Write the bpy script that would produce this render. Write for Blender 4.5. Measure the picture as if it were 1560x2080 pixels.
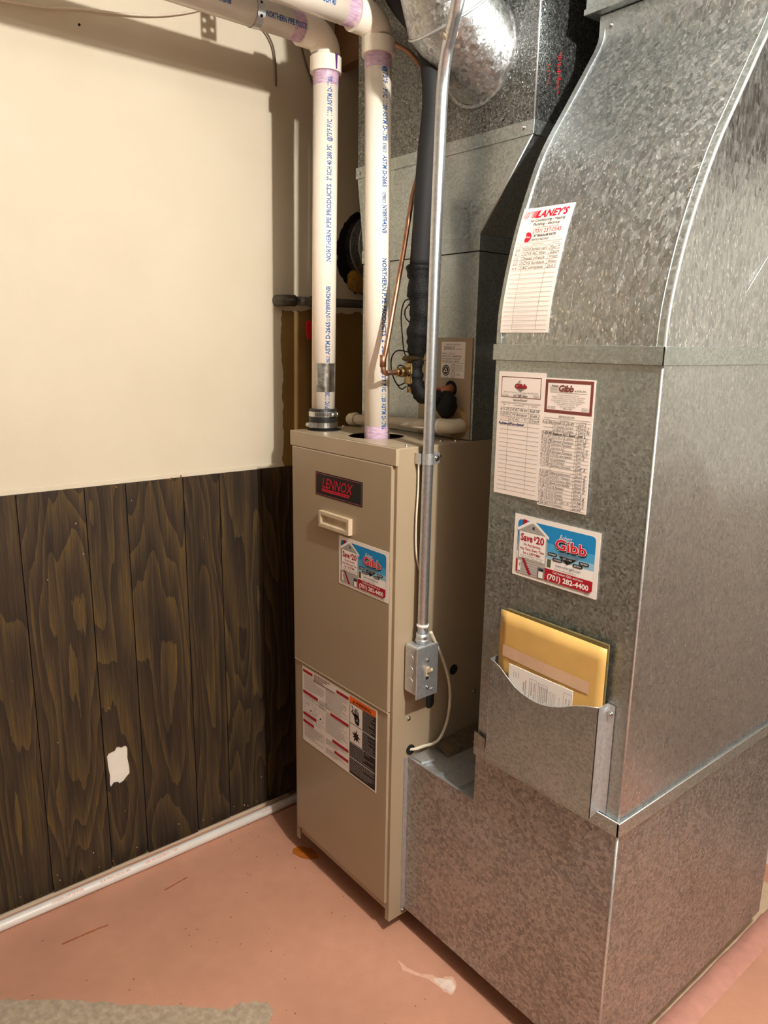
import bpy, bmesh, math, random
from mathutils import Vector, Matrix

random.seed(7)
for o in list(bpy.data.objects): bpy.data.objects.remove(o)
scene = bpy.context.scene
COL = scene.collection
PI = math.pi

# ------------------------------------------------------------------ camera
FPX = 1502.13
CAM = Vector((1.94958, -1.07181, 1.52134))
R0 = Vector((0.6331165738619084, 0.773897916826872, 0.01566583008929743))
R1 = Vector((-0.18096561165524008, 0.12830739921104783, 0.975083923929598))
R2 = Vector((0.7526053755452478, -0.6201767696703294, 0.2212824508669217))
cd = bpy.data.cameras.new('camera')
cam = bpy.data.objects.new('camera', cd); COL.objects.link(cam)
cd.sensor_fit = 'VERTICAL'; cd.sensor_height = 24.0
cd.lens = 24.0 * FPX / 2080.0
cd.clip_start = 0.02; cd.clip_end = 50
cam.matrix_world = Matrix(((R0.x, R1.x, R2.x, CAM.x), (R0.y, R1.y, R2.y, CAM.y), (R0.z, R1.z, R2.z, CAM.z), (0, 0, 0, 1)))
scene.camera = cam

# ------------------------------------------------------------------ world, exposure
w = bpy.data.worlds.new('world'); scene.world = w; w.use_nodes = True
w.node_tree.nodes['Background'].inputs[0].default_value = (1.0, 0.96, 0.9, 1)
w.node_tree.nodes['Background'].inputs[1].default_value = 0.12
vs = scene.view_settings
vs.view_transform = 'Standard'; vs.look = 'None'; vs.gamma = 1.0; vs.use_curve_mapping = False
vs.exposure = 0.28
BULB = Vector((2.03, -0.28, 2.29))
BULB_W = 108.0
BULB2 = Vector((3.6, -0.40, 2.25))  # added fill lamp, out of view, to lift the metal and the shadows
FILL_BULB_W = 22.0
LIGHT_COL = (1.0, 0.958, 0.89)


def at(px, ax, val):
    """point of the place seen at a pixel, on the plane ax = val"""
    d = R0 * ((px[0] - 780) / FPX) + R1 * (-(px[1] - 1040) / FPX) - R2
    i = 'xyz'.index(ax)
    return CAM + d * ((val - CAM[i]) / d[i])


# ------------------------------------------------------------------ materials
def lin(c):
    c = c / 255.0
    return c / 12.92 if c <= 0.04045 else ((c + 0.055) / 1.055) ** 2.4


def rgb(r, g, b): return (lin(r), lin(g), lin(b), 1)


class NT:
    def __init__(self, name):
        self.m = bpy.data.materials.new(name); self.m.use_nodes = True
        self.t = self.m.node_tree
        self.b = self.t.nodes['Principled BSDF']

    def n(self, typ, **kw):
        nd = self.t.nodes.new(typ)
        for k, v in kw.items(): setattr(nd, k, v)
        return nd

    def l(self, a, b): self.t.links.new(a, b)

    def set(self, **kw):
        for k, v in kw.items():
            self.b.inputs[k.replace('_', ' ')].default_value = v

    def ramp(self, fac, stops, interp='LINEAR'):
        r = self.n('ShaderNodeValToRGB'); r.color_ramp.interpolation = interp
        e = r.color_ramp.elements
        while len(e) < len(stops): e.new(0.5)
        for i, (p, c) in enumerate(stops):
            e[i].position = p; e[i].color = c if len(c) == 4 else (*c, 1)
        self.l(fac, r.inputs[0]); return r.outputs[0]

    def noise(self, vec, scale, detail=3, rough=0.55, dist=0.0):
        nd = self.n('ShaderNodeTexNoise'); nd.inputs['Scale'].default_value = scale
        nd.inputs['Detail'].default_value = detail; nd.inputs['Roughness'].default_value = rough
        nd.inputs['Distortion'].default_value = dist
        if vec is not None: self.l(vec, nd.inputs['Vector'])
        return nd

    def mapping(self, vec, scale=(1, 1, 1), rot=(0, 0, 0), loc=(0, 0, 0)):
        mp = self.n('ShaderNodeMapping'); mp.inputs['Scale'].default_value = scale
        mp.inputs['Rotation'].default_value = rot; mp.inputs['Location'].default_value = loc
        self.l(vec, mp.inputs['Vector']); return mp.outputs[0]

    def pos(self): return self.n('ShaderNodeNewGeometry').outputs['Position']

    def math(self, op, a, b=None, c=None):
        nd = self.n('ShaderNodeMath', operation=op)
        for i, v in enumerate((a, b, c)):
            if v is None: continue
            if isinstance(v, (int, float)): nd.inputs[i].default_value = v
            else: self.l(v, nd.inputs[i])
        return nd.outputs[0]

    def mix(self, fac, a, b, blend='MIX'):
        nd = self.n('ShaderNodeMix', data_type='RGBA', blend_type=blend)
        if isinstance(fac, (int, float)): nd.inputs[0].default_value = fac
        else: self.l(fac, nd.inputs[0])
        for i, v in ((6, a), (7, b)):
            if isinstance(v, tuple): nd.inputs[i].default_value = v
            else: self.l(v, nd.inputs[i])
        return nd.outputs[2]

    def bump(self, h, strength=0.2, dist=0.01):
        nd = self.n('ShaderNodeBump'); nd.inputs['Strength'].default_value = strength
        nd.inputs['Distance'].default_value = dist
        self.l(h, nd.inputs['Height']); self.l(nd.outputs[0], self.b.inputs['Normal'])


def plain(name, col, rough=0.5, metal=0.0, var=0.08, scale=40, bump=0.0, coat=0.0, spec=0.5):
    k = NT(name)
    nz = k.noise(k.pos(), scale)
    c2 = tuple(min(1, x * (1 + var)) for x in col[:3]) + (1,)
    c1 = tuple(x * (1 - var) for x in col[:3]) + (1,)
    k.l(k.ramp(nz.outputs[0], [(0.3, c1), (0.7, c2)]), k.b.inputs['Base Color'])
    k.set(Roughness=rough, Metallic=metal)
    k.b.inputs['Specular IOR Level'].default_value = spec
    if coat: k.b.inputs['Coat Weight'].default_value = coat
    if bump: k.bump(nz.outputs[0], bump, 0.002)
    return k.m


def galvanised(name, scale=70, c_lo=(0.30, 0.30, 0.28), c_hi=(0.55, 0.55, 0.52), r_lo=0.28, r_hi=0.5, tilt=0.10, stretch=(1, 1, 1), metal=1.0, flecks=0.0, glint=0.0):
    """zinc spangle: every crystal has its own tone, gloss and tilt"""
    k = NT(name)
    p = k.mapping(k.pos(), stretch)
    wob = k.noise(p, scale * 0.9, 2)
    add = k.n('ShaderNodeVectorMath', operation='MULTIPLY_ADD')
    k.l(wob.outputs['Color'], add.inputs[0]); add.inputs[1].default_value = (1.1 / scale,) * 3; k.l(p, add.inputs[2])
    v = k.n('ShaderNodeTexVoronoi'); v.inputs['Scale'].default_value = scale
    k.l(add.outputs[0], v.inputs['Vector'])
    v2 = k.n('ShaderNodeTexVoronoi'); v2.inputs['Scale'].default_value = scale * 2.7
    k.l(add.outputs[0], v2.inputs['Vector'])
    sep = k.n('ShaderNodeSeparateColor'); k.l(v.outputs['Color'], sep.inputs[0])
    sep2 = k.n('ShaderNodeSeparateColor'); k.l(v2.outputs['Color'], sep2.inputs[0])
    t = k.math('ADD', k.math('MULTIPLY', sep.outputs[0], 0.65), k.math('MULTIPLY', sep2.outputs[1], 0.35))
    big = k.noise(k.pos(), 5, 3)
    t = k.math('ADD', t, k.math('MULTIPLY', k.math('SUBTRACT', big.outputs[0], 0.5), 0.7))
    col = k.ramp(t, [(0.15, c_lo), (0.85, c_hi)])
    if glint > 0: col = k.mix(k.math('GREATER_THAN', sep2.outputs[2], 1.0 - glint), col, (0.88, 0.89, 0.89, 1))  # sparkles of grazing light painted in as near-white crystals
    k.l(col, k.b.inputs['Base Color'])
    rr = k.math('ADD', k.math('MULTIPLY', sep.outputs[1], r_hi - r_lo), r_lo)
    k.l(rr, k.b.inputs['Roughness'])
    k.set(Metallic=metal)
    g = k.n('ShaderNodeNewGeometry')
    s1 = k.n('ShaderNodeVectorMath', operation='SUBTRACT'); k.l(v.outputs['Color'], s1.inputs[0]); s1.inputs[1].default_value = (0.5, 0.5, 0.5)
    s2 = k.n('ShaderNodeVectorMath', operation='SUBTRACT'); k.l(v2.outputs['Color'], s2.inputs[0]); s2.inputs[1].default_value = (0.5, 0.5, 0.5)
    m1 = k.n('ShaderNodeVectorMath', operation='MULTIPLY_ADD'); k.l(s1.outputs[0], m1.inputs[0]); m1.inputs[1].default_value = (tilt,) * 3; k.l(g.outputs['Normal'], m1.inputs[2])
    m2 = k.n('ShaderNodeVectorMath', operation='MULTIPLY_ADD'); k.l(s2.outputs[0], m2.inputs[0]); m2.inputs[1].default_value = (tilt * 0.8 + flecks,) * 3; k.l(m1.outputs[0], m2.inputs[2])
    nn = k.n('ShaderNodeVectorMath', operation='NORMALIZE'); k.l(m2.outputs[0], nn.inputs[0])
    k.l(nn.outputs[0], k.b.inputs['Normal'])
    return k.m


M = {}
M['galv'] = galvanised('galvanised_sheet', 230, (0.41, 0.455, 0.45), (0.60, 0.645, 0.64), 0.36, 0.54, 0.07)
M['galv_curve'] = galvanised('galvanised_curved_sheet', 170, (0.37, 0.40, 0.41), (0.62, 0.65, 0.66), 0.30, 0.5, 0.17, (1, 1, 0.42), flecks=0.08, glint=0.06)
M['galv_side'] = galvanised('galvanised_side_sheet', 160, (0.42, 0.44, 0.46), (0.64, 0.66, 0.68), 0.26, 0.42, 0.12, (1, 1, 0.40), flecks=0.06, glint=0.06)
M['galv_panel'] = galvanised('galvanised_panel_sheet', 210, (0.46, 0.48, 0.50), (0.62, 0.64, 0.66), 0.26, 0.36, 0.035, (1, 1, 0.6))
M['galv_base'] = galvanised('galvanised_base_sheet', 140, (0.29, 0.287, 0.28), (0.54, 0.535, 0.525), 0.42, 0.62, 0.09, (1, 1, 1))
M['galv_dark'] = galvanised('galvanised_plenum_sheet', 230, (0.16, 0.17, 0.165), (0.34, 0.35, 0.345), 0.30, 0.55, 0.22, flecks=0.3, glint=0.05)
M['galv_round'] = galvanised('galvanised_round_sheet', 130, (0.40, 0.41, 0.41), (0.64, 0.65, 0.65), 0.34, 0.55, 0.16, flecks=0.06)
M['dust'] = plain('brown_dust', rgb(104, 86, 66), 0.9, 0, 0.3, 50, 0.4)
M['zinc'] = plain('zinc_edge', (0.66, 0.68, 0.70, 1), 0.40, 0.8, 0.12, 120, 0.05)
M['steel'] = plain('bright_steel', (0.60, 0.60, 0.60, 1), 0.28, 1.0, 0.1, 300)
M['emt'] = plain('conduit_steel', (0.62, 0.64, 0.67, 1), 0.33, 0.9, 0.12, 120, 0.05)
M['foil'] = plain('foil_tape', (0.62, 0.62, 0.62, 1), 0.22, 1.0, 0.25, 60, 0.4)
M['beige'] = plain('beige_enamel', rgb(164, 146, 121), 0.38, 0, 0.03, 6, coat=0.1)
M['beige_lit'] = plain('beige_lit_enamel', rgb(176, 158, 132), 0.33, 0, 0.03, 6, coat=0.1)  # cabinet beige made lighter: light on the cap put into the colour
M['beige_plastic'] = plain('beige_plastic', rgb(205, 186, 158), 0.4)
M['pvc'] = plain('cream_pvc', rgb(248, 236, 220), 0.28, 0, 0.02, 30, coat=0.15)
M['pvc_fit'] = plain('cream_pvc_fitting', rgb(248, 240, 224), 0.3, 0, 0.02, 30, coat=0.15)
M['pvc_white'] = plain('white_pvc', rgb(236, 230, 224), 0.35, 0, 0.03, 30)
M['pvc_dull'] = plain('dull_white_pvc', rgb(205, 192, 172), 0.45, 0, 0.08, 30)
M['rubber'] = plain('black_rubber', rgb(34, 32, 32), 0.45, 0, 0.1, 80, 0.1)
M['foam'] = plain('black_foam', rgb(27, 26, 28), 0.75, 0, 0.15, 90, 0.1)
M['black_tape'] = plain('black_mesh_tape', rgb(8, 8, 8), 0.5, 0, 0.3, 420, 0.9, spec=0.3)
M['copper'] = plain('copper', (0.46, 0.25, 0.16, 1), 0.45, 1.0, 0.2, 60)
M['brass'] = plain('brass', (0.42, 0.30, 0.14, 1), 0.38, 1.0, 0.2, 60)
M['iron'] = plain('black_iron', rgb(74, 68, 62), 0.45, 0.4, 0.15, 60, 0.1)
M['dark'] = plain('dark_void', rgb(14, 11, 9), 0.9)
M['blackwire'] = plain('black_wire', rgb(18, 16, 16), 0.5)
M['brownwire'] = plain('brown_wire', rgb(92, 74, 56), 0.5)
M['whitewire'] = plain('white_cable', rgb(226, 212, 192), 0.5)
M['paper'] = plain('white_card', rgb(240, 226, 216), 0.6, 0, 0.015, 12)
M['sticker'] = plain('glossy_sticker', rgb(242, 232, 224), 0.3, 0, 0.01, 12)
M['kraft'] = plain('kraft_envelope', rgb(214, 172, 100), 0.42, 0, 0.09, 14, 0.15)
M['sleeve'] = plain('olive_plastic_sleeve', rgb(104, 92, 58), 0.25, 0, 0.1, 20)
M['tapestrip'] = plain('clear_tape', rgb(216, 180, 150), 0.25, 0, 0.05, 40)
M['sheet'] = plain('white_sheet', rgb(240, 236, 232), 0.6, 0, 0.01, 12)
M['redplastic'] = plain('red_plastic', rgb(190, 14, 22), 0.35)
M['foamtan'] = plain('dirty_tan_foam', rgb(150, 122, 84), 0.85, 0, 0.3, 60, 0.6)
M['insul'] = plain('yellow_insulation', rgb(158, 116, 44), 0.95, 0, 0.3, 90, 0.6)
M['wood'] = plain('joist_wood', rgb(120, 88, 56), 0.8, 0, 0.2, 20, 0.2)
M['ceilpaint'] = plain('pale_ceiling', rgb(196, 194, 184), 0.8, 0, 0.06, 3)
M['porcelain'] = plain('porcelain', rgb(235, 232, 224), 0.2)
M['drywall'] = plain('drywall_core', rgb(238, 232, 220), 0.8, 0, 0.02, 30)


def ink(name, r, g, b, rough=0.5):
    M[name] = plain('ink_' + name, rgb(r, g, b), rough, 0, 0.0)


ink('blue', 22, 84, 150); ink('black', 24, 20, 20); ink('red', 172, 16, 38); ink('brightred', 214, 20, 52)
ink('maroon', 118, 58, 50); ink('grey', 120, 114, 110); ink('lightgrey', 186, 178, 172); ink('pencil', 120, 112, 106)
ink('pen', 62, 58, 66); ink('penblue', 70, 66, 130); ink('green', 40, 66, 56); ink('orange', 240, 104, 22)
ink('white', 245, 238, 232); ink('skyblue', 24, 132, 192); ink('palesky', 150, 194, 218); ink('navy', 26, 44, 92)
ink('pinkred', 205, 92, 104); ink('lettred', 190, 18, 48); ink('olive', 92, 96, 72); ink('palepink', 232, 170, 160)
ink('midsky', 74, 160, 206); ink('darkblue', 30, 40, 60)


def mat_purple():
    k = NT('purple_primer')
    n1 = k.noise(k.mapping(k.pos(), (60, 60, 220)), 1.0, 3)
    k.l(k.ramp(n1.outputs[0], [(0.3, rgb(172, 140, 176)), (0.55, rgb(206, 176, 196)), (0.75, rgb(226, 204, 206))]), k.b.inputs['Base Color'])
    k.set(Roughness=0.35); return k.m


M['purple'] = mat_purple()
M['purple_dark'] = plain('purple_drip', rgb(92, 46, 120), 0.35)


def mat_wall():
    k = NT('cream_wall_paint')
    p = k.pos()
    sp = k.n('ShaderNodeSeparateXYZ'); k.l(p, sp.inputs[0])
    nz = k.noise(p, 3, 4); fine = k.noise(p, 180, 2)
    base = k.ramp(nz.outputs[0], [(0.3, rgb(214, 201, 177)), (0.7, rgb(221, 209, 187))])
    # bare olive-brown board left unpainted behind the furnace, with its own ragged edge
    edge = k.noise(k.mapping(p, (1, 14, 5)), 1.0, 4, 0.65)
    ysh = k.math('SUBTRACT', sp.outputs[1], k.math('ADD', 0.105, k.math('MULTIPLY', edge.outputs[0], 0.05)))
    m1 = k.math('GREATER_THAN', ysh, 0.0)
    zsh = k.math('SUBTRACT', k.math('ADD', 1.585, k.math('MULTIPLY', edge.outputs[0], 0.06)), sp.outputs[2])
    m2 = k.math('GREATER_THAN', zsh, 0.0)
    mask = k.math('MULTIPLY', m1, m2)
    bare = k.ramp(nz.outputs[0], [(0.3, rgb(128, 98, 48)), (0.7, rgb(158, 124, 66))])
    k.l(k.mix(mask, base, bare), k.b.inputs['Base Color'])
    k.set(Roughness=0.62)
    k.bump(k.math('ADD', fine.outputs[0], k.math('MULTIPLY', nz.outputs[0], 2)), 0.08, 0.003)
    return k.m


M['wall'] = mat_wall()
def mat_room(name='far_room_wall', low=rgb(92, 74, 54), hi=rgb(190, 190, 178)):
    k = NT(name)
    sp = k.n('ShaderNodeSeparateXYZ'); k.l(k.pos(), sp.inputs[0])
    nz = k.noise(k.pos(), 2, 3)
    up = k.ramp(nz.outputs[0], [(0.3, tuple(x * 0.94 for x in hi[:3]) + (1,)), (0.7, tuple(min(1, x * 1.06) for x in hi[:3]) + (1,))])
    k.l(k.mix(k.math('LESS_THAN', sp.outputs[2], 1.15), up, low), k.b.inputs['Base Color'])
    k.set(Roughness=0.7); return k.m


M['roomwall'] = mat_room()
M['backwall'] = mat_room('two_tone_back_wall', rgb(148, 136, 122), rgb(174, 170, 158))


def mat_wood():
    k = NT('dark_woodgrain_panel')
    info = k.n('ShaderNodeObjectInfo')
    g = k.pos()
    off = k.n('ShaderNodeVectorMath', operation='MULTIPLY_ADD')
    cmb = k.n('ShaderNodeCombineXYZ')
    k.l(k.math('MULTIPLY', info.outputs['Random'], 37.0), cmb.inputs[0])
    k.l(k.math('MULTIPLY', info.outputs['Random'], 53.0), cmb.inputs[1])
    k.l(k.math('MULTIPLY', info.outputs['Random'], 71.0), cmb.inputs[2])
    k.l(cmb.outputs[0], off.inputs[0]); off.inputs[1].default_value = (1, 1, 1); k.l(g, off.inputs[2])
    p = off.outputs[0]
    n1 = k.noise(k.mapping(p, (1, 6.0, 0.95)), 1.0, 2.0, 0.4, 0.25)
    fine = k.noise(k.mapping(p, (1, 60, 6)), 1.0, 3, 0.6)
    rings = k.math('FRACT', k.math('ADD', k.math('MULTIPLY', n1.outputs[0], 17.0), k.math('MULTIPLY', fine.outputs[0], 0.45)))
    streak = k.noise(k.mapping(p, (1, 330, 9)), 1.0, 3, 0.6)
    streak2 = k.noise(k.mapping(p, (1, 30, 1.2)), 1.0, 3, 0.6)
    v = k.math('ADD', k.math('MULTIPLY', rings, 0.5), k.math('MULTIPLY', k.math('SUBTRACT', streak.outputs[0], 0.5), 1.15))
    v = k.math('ADD', v, k.math('MULTIPLY', k.math('SUBTRACT', streak2.outputs[0], 0.38), 0.95))
    c = k.ramp(v, [(0.05, rgb(42, 34, 28)), (0.35, rgb(60, 48, 36)), (0.62, rgb(78, 62, 38)), (0.95, rgb(104, 82, 42))])
    k.l(c, k.b.inputs['Base Color']); k.set(Roughness=0.5)
    k.b.inputs['Specular IOR Level'].default_value = 0.3
    k.bump(streak.outputs[0], 0.12, 0.002)
    return k.m


M['panel'] = mat_wood()


def mat_floor():
    k = NT('pink_painted_concrete')
    p = k.pos()
    n1 = k.noise(p, 2.2, 4, 0.6); n2 = k.noise(p, 26, 3); n3 = k.noise(p, 140, 2)
    c = k.ramp(n1.outputs[0], [(0.25, rgb(178, 131, 108)), (0.5, rgb(197, 144, 120)), (0.75, rgb(209, 154, 129))])
    c = k.mix(k.math('MULTIPLY', k.ramp(n2.outputs[0], [(0.35, (0, 0, 0)), (0.75, (1, 1, 1))]), 0.22), c, rgb(176, 122, 100))
    sp = k.n('ShaderNodeTexVoronoi'); sp.inputs['Scale'].default_value = 34; k.l(p, sp.inputs['Vector'])
    dot = k.math('LESS_THAN', sp.outputs['Distance'], 0.085)
    pres = k.math('GREATER_THAN', k.noise(p, 3.3, 2).outputs[0], 0.52)
    c = k.mix(k.math('MULTIPLY', k.math('MULTIPLY', dot, pres), 0.75), c, rgb(112, 72, 58))
    k.l(c, k.b.inputs['Base Color']); k.set(Roughness=0.48)
    k.bump(k.math('ADD', k.math('MULTIPLY', n1.outputs[0], 3.0), n3.outputs[0]), 0.22, 0.004)
    return k.m


M['floor'] = mat_floor()
M['concrete'] = plain('bare_concrete', rgb(172, 154, 134), 0.9, 0, 0.22, 60, 0.6)
M['concrete_tan'] = plain('tan_bare_concrete', rgb(206, 180, 150), 0.9, 0, 0.12, 30, 0.3)
M['spill'] = plain('white_dried_spill', rgb(232, 208, 194), 0.5, 0, 0.12, 60)
M['spill_thin'] = plain('thin_dried_spill', rgb(222, 176, 156), 0.45, 0, 0.08, 60)
M['rust'] = plain('rust_mark', rgb(166, 96, 62), 0.6, 0, 0.2, 60)
M['rust2'] = plain('orange_drip_stain', rgb(172, 96, 34), 0.35, 0, 0.2, 40)
M['curb'] = plain('greyish_pink_curb', rgb(198, 142, 128), 0.5, 0, 0.1, 30, 0.2)


# ------------------------------------------------------------------ mesh helpers
def obj(name, verts, faces, mat, parent=None, smooth=False, mats=None, midx=None):
    me = bpy.data.meshes.new(name)
    me.from_pydata([tuple(v) for v in verts], [], faces)
    for m in (mats or [mat]): me.materials.append(M[m] if isinstance(m, str) else m)
    if midx: me.polygons.foreach_set('material_index', midx)
    if smooth: me.polygons.foreach_set('use_smooth', [True] * len(me.polygons))
    me.update()
    o = bpy.data.objects.new(name, me); COL.objects.link(o)
    if parent is not None: adopt(o, parent)
    return o


WLOC = {}


def adopt(o, parent):
    o.parent = parent
    o.matrix_parent_inverse = Matrix.Translation(-WLOC.get(parent.name, Vector((0, 0, 0))))


def thing(name, label, cat, loc=(0, 0, 0), group=None):
    o = bpy.data.objects.new(name, None); COL.objects.link(o)
    o.empty_display_size = 0.02
    o.location = loc; WLOC[o.name] = Vector(loc)
    o['label'] = label; o['category'] = cat
    if group: o['group'] = group
    return o


def tag(o, label, cat=None, group=None):
    o['label'] = label
    if cat: o['category'] = cat
    if group: o['group'] = group
    return o


def struct(o): o['kind'] = 'structure'; return o


class MB:
    """collects shapes into one mesh"""
    def __init__(self): self.v = []; self.f = []; self.sm = []

    def add(self, v, f, smooth=False):
        n = len(self.v); self.v += [Vector(p) for p in v]
        self.f += [tuple(i + n for i in q) for q in f]; self.sm += [smooth] * len(f); return self

    def box(self, x0, x1, y0, y1, z0, z1, bevel=0.0):
        if bevel <= 0:
            v = [(x, y, z) for z in (z0, z1) for y in (y0, y1) for x in (x0, x1)]
            f = [(0, 2, 3, 1), (4, 5, 7, 6), (0, 1, 5, 4), (2, 6, 7, 3), (0, 4, 6, 2), (1, 3, 7, 5)]
            return self.add(v, f)
        bm = bmesh.new()
        bmesh.ops.create_cube(bm, size=1)
        for p in bm.verts:
            p.co = Vector((x0 + (p.co.x + .5) * (x1 - x0), y0 + (p.co.y + .5) * (y1 - y0), z0 + (p.co.z + .5) * (z1 - z0)))
        bmesh.ops.bevel(bm, geom=list(bm.edges), offset=bevel, segments=2, profile=0.5, affect='EDGES')
        bm.verts.index_update()
        v = [p.co.copy() for p in bm.verts]; f = [tuple(q.index for q in fc.verts) for fc in bm.faces]
        bm.free(); return self.add(v, f)

    def tube(self, pts, r, seg=16, cap=True, radii=None, ref=None):
        pts = [Vector(p) for p in pts]; n = len(pts)
        tang = []
        for i in range(n):
            a = pts[max(i - 1, 0)]; b = pts[min(i + 1, n - 1)]
            tang.append((b - a).normalized())
        up = Vector(ref) if ref else (Vector((0, 0, 1)) if abs(tang[0].z) < 0.9 else Vector((1, 0, 0)))
        e1 = (up - tang[0] * up.dot(tang[0])).normalized()
        v = []; f = []
        for i in range(n):
            e1 = (e1 - tang[i] * e1.dot(tang[i])).normalized(); e2 = tang[i].cross(e1)
            rr = radii[i] if radii else r
            for k in range(seg):
                t = 2 * PI * k / seg
                v.append(pts[i] + (e1 * math.cos(t) + e2 * math.sin(t)) * rr)
        for i in range(n - 1):
            for k in range(seg):
                a = i * seg + k; b = i * seg + (k + 1) % seg
                f.append((a, b, b + seg, a + seg))
        self.add(v, f, True)
        if cap:
            self.add(v[:seg], [tuple(reversed(range(seg)))]); self.add(v[-seg:], [tuple(range(seg))])
        return self

    def cyl(self, a, b, r, seg=20, r2=None):
        return self.tube([a, b], r, seg, True, [r, r2 if r2 is not None else r])

    def ring(self, a, b, ro, ri, seg=28):
        """hollow band from a to b"""
        a = Vector(a); b = Vector(b); d = (b - a).normalized()
        up = Vector((0, 0, 1)) if abs(d.z) < 0.9 else Vector((1, 0, 0))
        e1 = (up - d * up.dot(d)).normalized(); e2 = d.cross(e1)
        v = []
        for c, r in ((a, ro), (b, ro), (b, ri), (a, ri)):
            for k in range(seg):
                t = 2 * PI * k / seg; v.append(c + (e1 * math.cos(t) + e2 * math.sin(t)) * r)
        f = []
        for j in range(4):
            for k in range(seg):
                A = j * seg + k; B = j * seg + (k + 1) % seg; j2 = ((j + 1) % 4) * seg
                f.append((A, B, j2 + (k + 1) % seg, j2 + k))
        return self.add(v, f)

    def prism(self, poly, d):
        """polygon (3D points) thickened along vector d"""
        d = Vector(d); n = len(poly); p = [Vector(q) for q in poly]
        v = p + [q + d for q in p]
        f = [tuple(range(n)), tuple(reversed(range(n, 2 * n)))]
        f += [(i, i + n, (i + 1) % n + n, (i + 1) % n) for i in range(n)]
        return self.add(v, f)

    def grid(self, rows, smooth=True):
        nr = len(rows); nc = len(rows[0]); v = [p for r in rows for p in r]
        f = [(i * nc + j, i * nc + j + 1, (i + 1) * nc + j + 1, (i + 1) * nc + j) for i in range(nr - 1) for j in range(nc - 1)]
        return self.add(v, f, smooth)

    def sphere(self, c, r, seg=14, rings=9, sc=(1, 1, 1), jit=0.0, rnd=None):
        c = Vector(c); rows = []
        rnd = rnd or random
        for i in range(rings + 1):
            ph = PI * i / rings; row = []
            for k in range(seg):
                t = 2 * PI * k / seg
                q = r * (1 + (rnd.uniform(-jit, jit) if 0 < i < rings else 0))
                row.append(c + Vector((q * math.sin(ph) * math.cos(t) * sc[0], q * math.sin(ph) * math.sin(t) * sc[1], q * math.cos(ph) * sc[2])))
            rows.append(row + [row[0]])
        return self.grid(rows)

    def build(self, name, mat, parent=None):
        o = obj(name, self.v, self.f, mat, parent)
        o.data.polygons.foreach_set('use_smooth', self.sm)
        bm = bmesh.new(); bm.from_mesh(o.data)
        bmesh.ops.remove_doubles(bm, verts=bm.verts, dist=1e-6)
        bmesh.ops.recalc_face_normals(bm, faces=bm.faces)
        bm.to_mesh(o.data); bm.free()
        return o


def crom(pts, n):
    """smooth curve through points"""
    P = [Vector(p) for p in pts]; P = [P[0] * 2 - P[1]] + P + [P[-1] * 2 - P[-2]]
    out = []
    m = len(P) - 3
    for i in range(m):
        a, b, c, d = P[i:i + 4]
        for k in range(n):
            t = k / n
            out.append(0.5 * ((2 * b) + (c - a) * t + (2 * a - 5 * b + 4 * c - d) * t * t + (3 * b - a - 3 * c + d) * t ** 3))
    out.append(P[-2].copy()); return out


def holed_plate(outer, holes, thick, mapf):
    """flat plate with holes cut out; mapf(u, v, w) -> 3D"""
    cu = bpy.data.curves.new('plate', 'CURVE'); cu.dimensions = '2D'; cu.fill_mode = 'BOTH'; cu.extrude = thick / 2
    for loop in [outer] + holes:
        s = cu.splines.new('POLY'); s.points.add(len(loop) - 1)
        for i, (u, v) in enumerate(loop): s.points[i].co = (u, v, 0, 1)
        s.use_cyclic_u = True
    o = bpy.data.objects.new('plate', cu); COL.objects.link(o)
    dg = bpy.context.evaluated_depsgraph_get(); ev = o.evaluated_get(dg); me = ev.to_mesh()
    v = [mapf(p.co.x, p.co.y, p.co.z) for p in me.vertices]; f = [tuple(q.vertices) for q in me.polygons]
    ev.to_mesh_clear(); bpy.data.objects.remove(o); bpy.data.curves.remove(cu)
    mb = MB(); mb.add(v, f); return mb


def circ(u, v, r, n=28): return [(u + r * math.cos(2 * PI * k / n), v + r * math.sin(2 * PI * k / n)) for k in range(n)]


# ------------------------------------------------------------------ lettering
_tc = {}


def text_mesh(s, bold=0.0, res=2):
    key = (s, bold)
    if key in _tc: return _tc[key]
    cu = bpy.data.curves.new('t', 'FONT'); cu.body = s; cu.size = 1.0; cu.offset = bold; cu.resolution_u = res
    cu.fill_mode = 'FRONT'
    o = bpy.data.objects.new('t', cu); COL.objects.link(o)
    dg = bpy.context.evaluated_depsgraph_get(); ev = o.evaluated_get(dg); me = ev.to_mesh()
    v = [(p.co.x, p.co.y) for p in me.vertices]; f = [tuple(q.vertices) for q in me.polygons]
    ev.to_mesh_clear(); bpy.data.objects.remove(o); bpy.data.curves.remove(cu)
    if not v: _tc[key] = ([], [], 0, 0); return _tc[key]
    x0 = min(a for a, b in v); x1 = max(a for a, b in v)
    v = [(a - x0, b) for a, b in v]
    _tc[key] = (v, f, x1 - x0, 0.73)
    return _tc[key]


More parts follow.
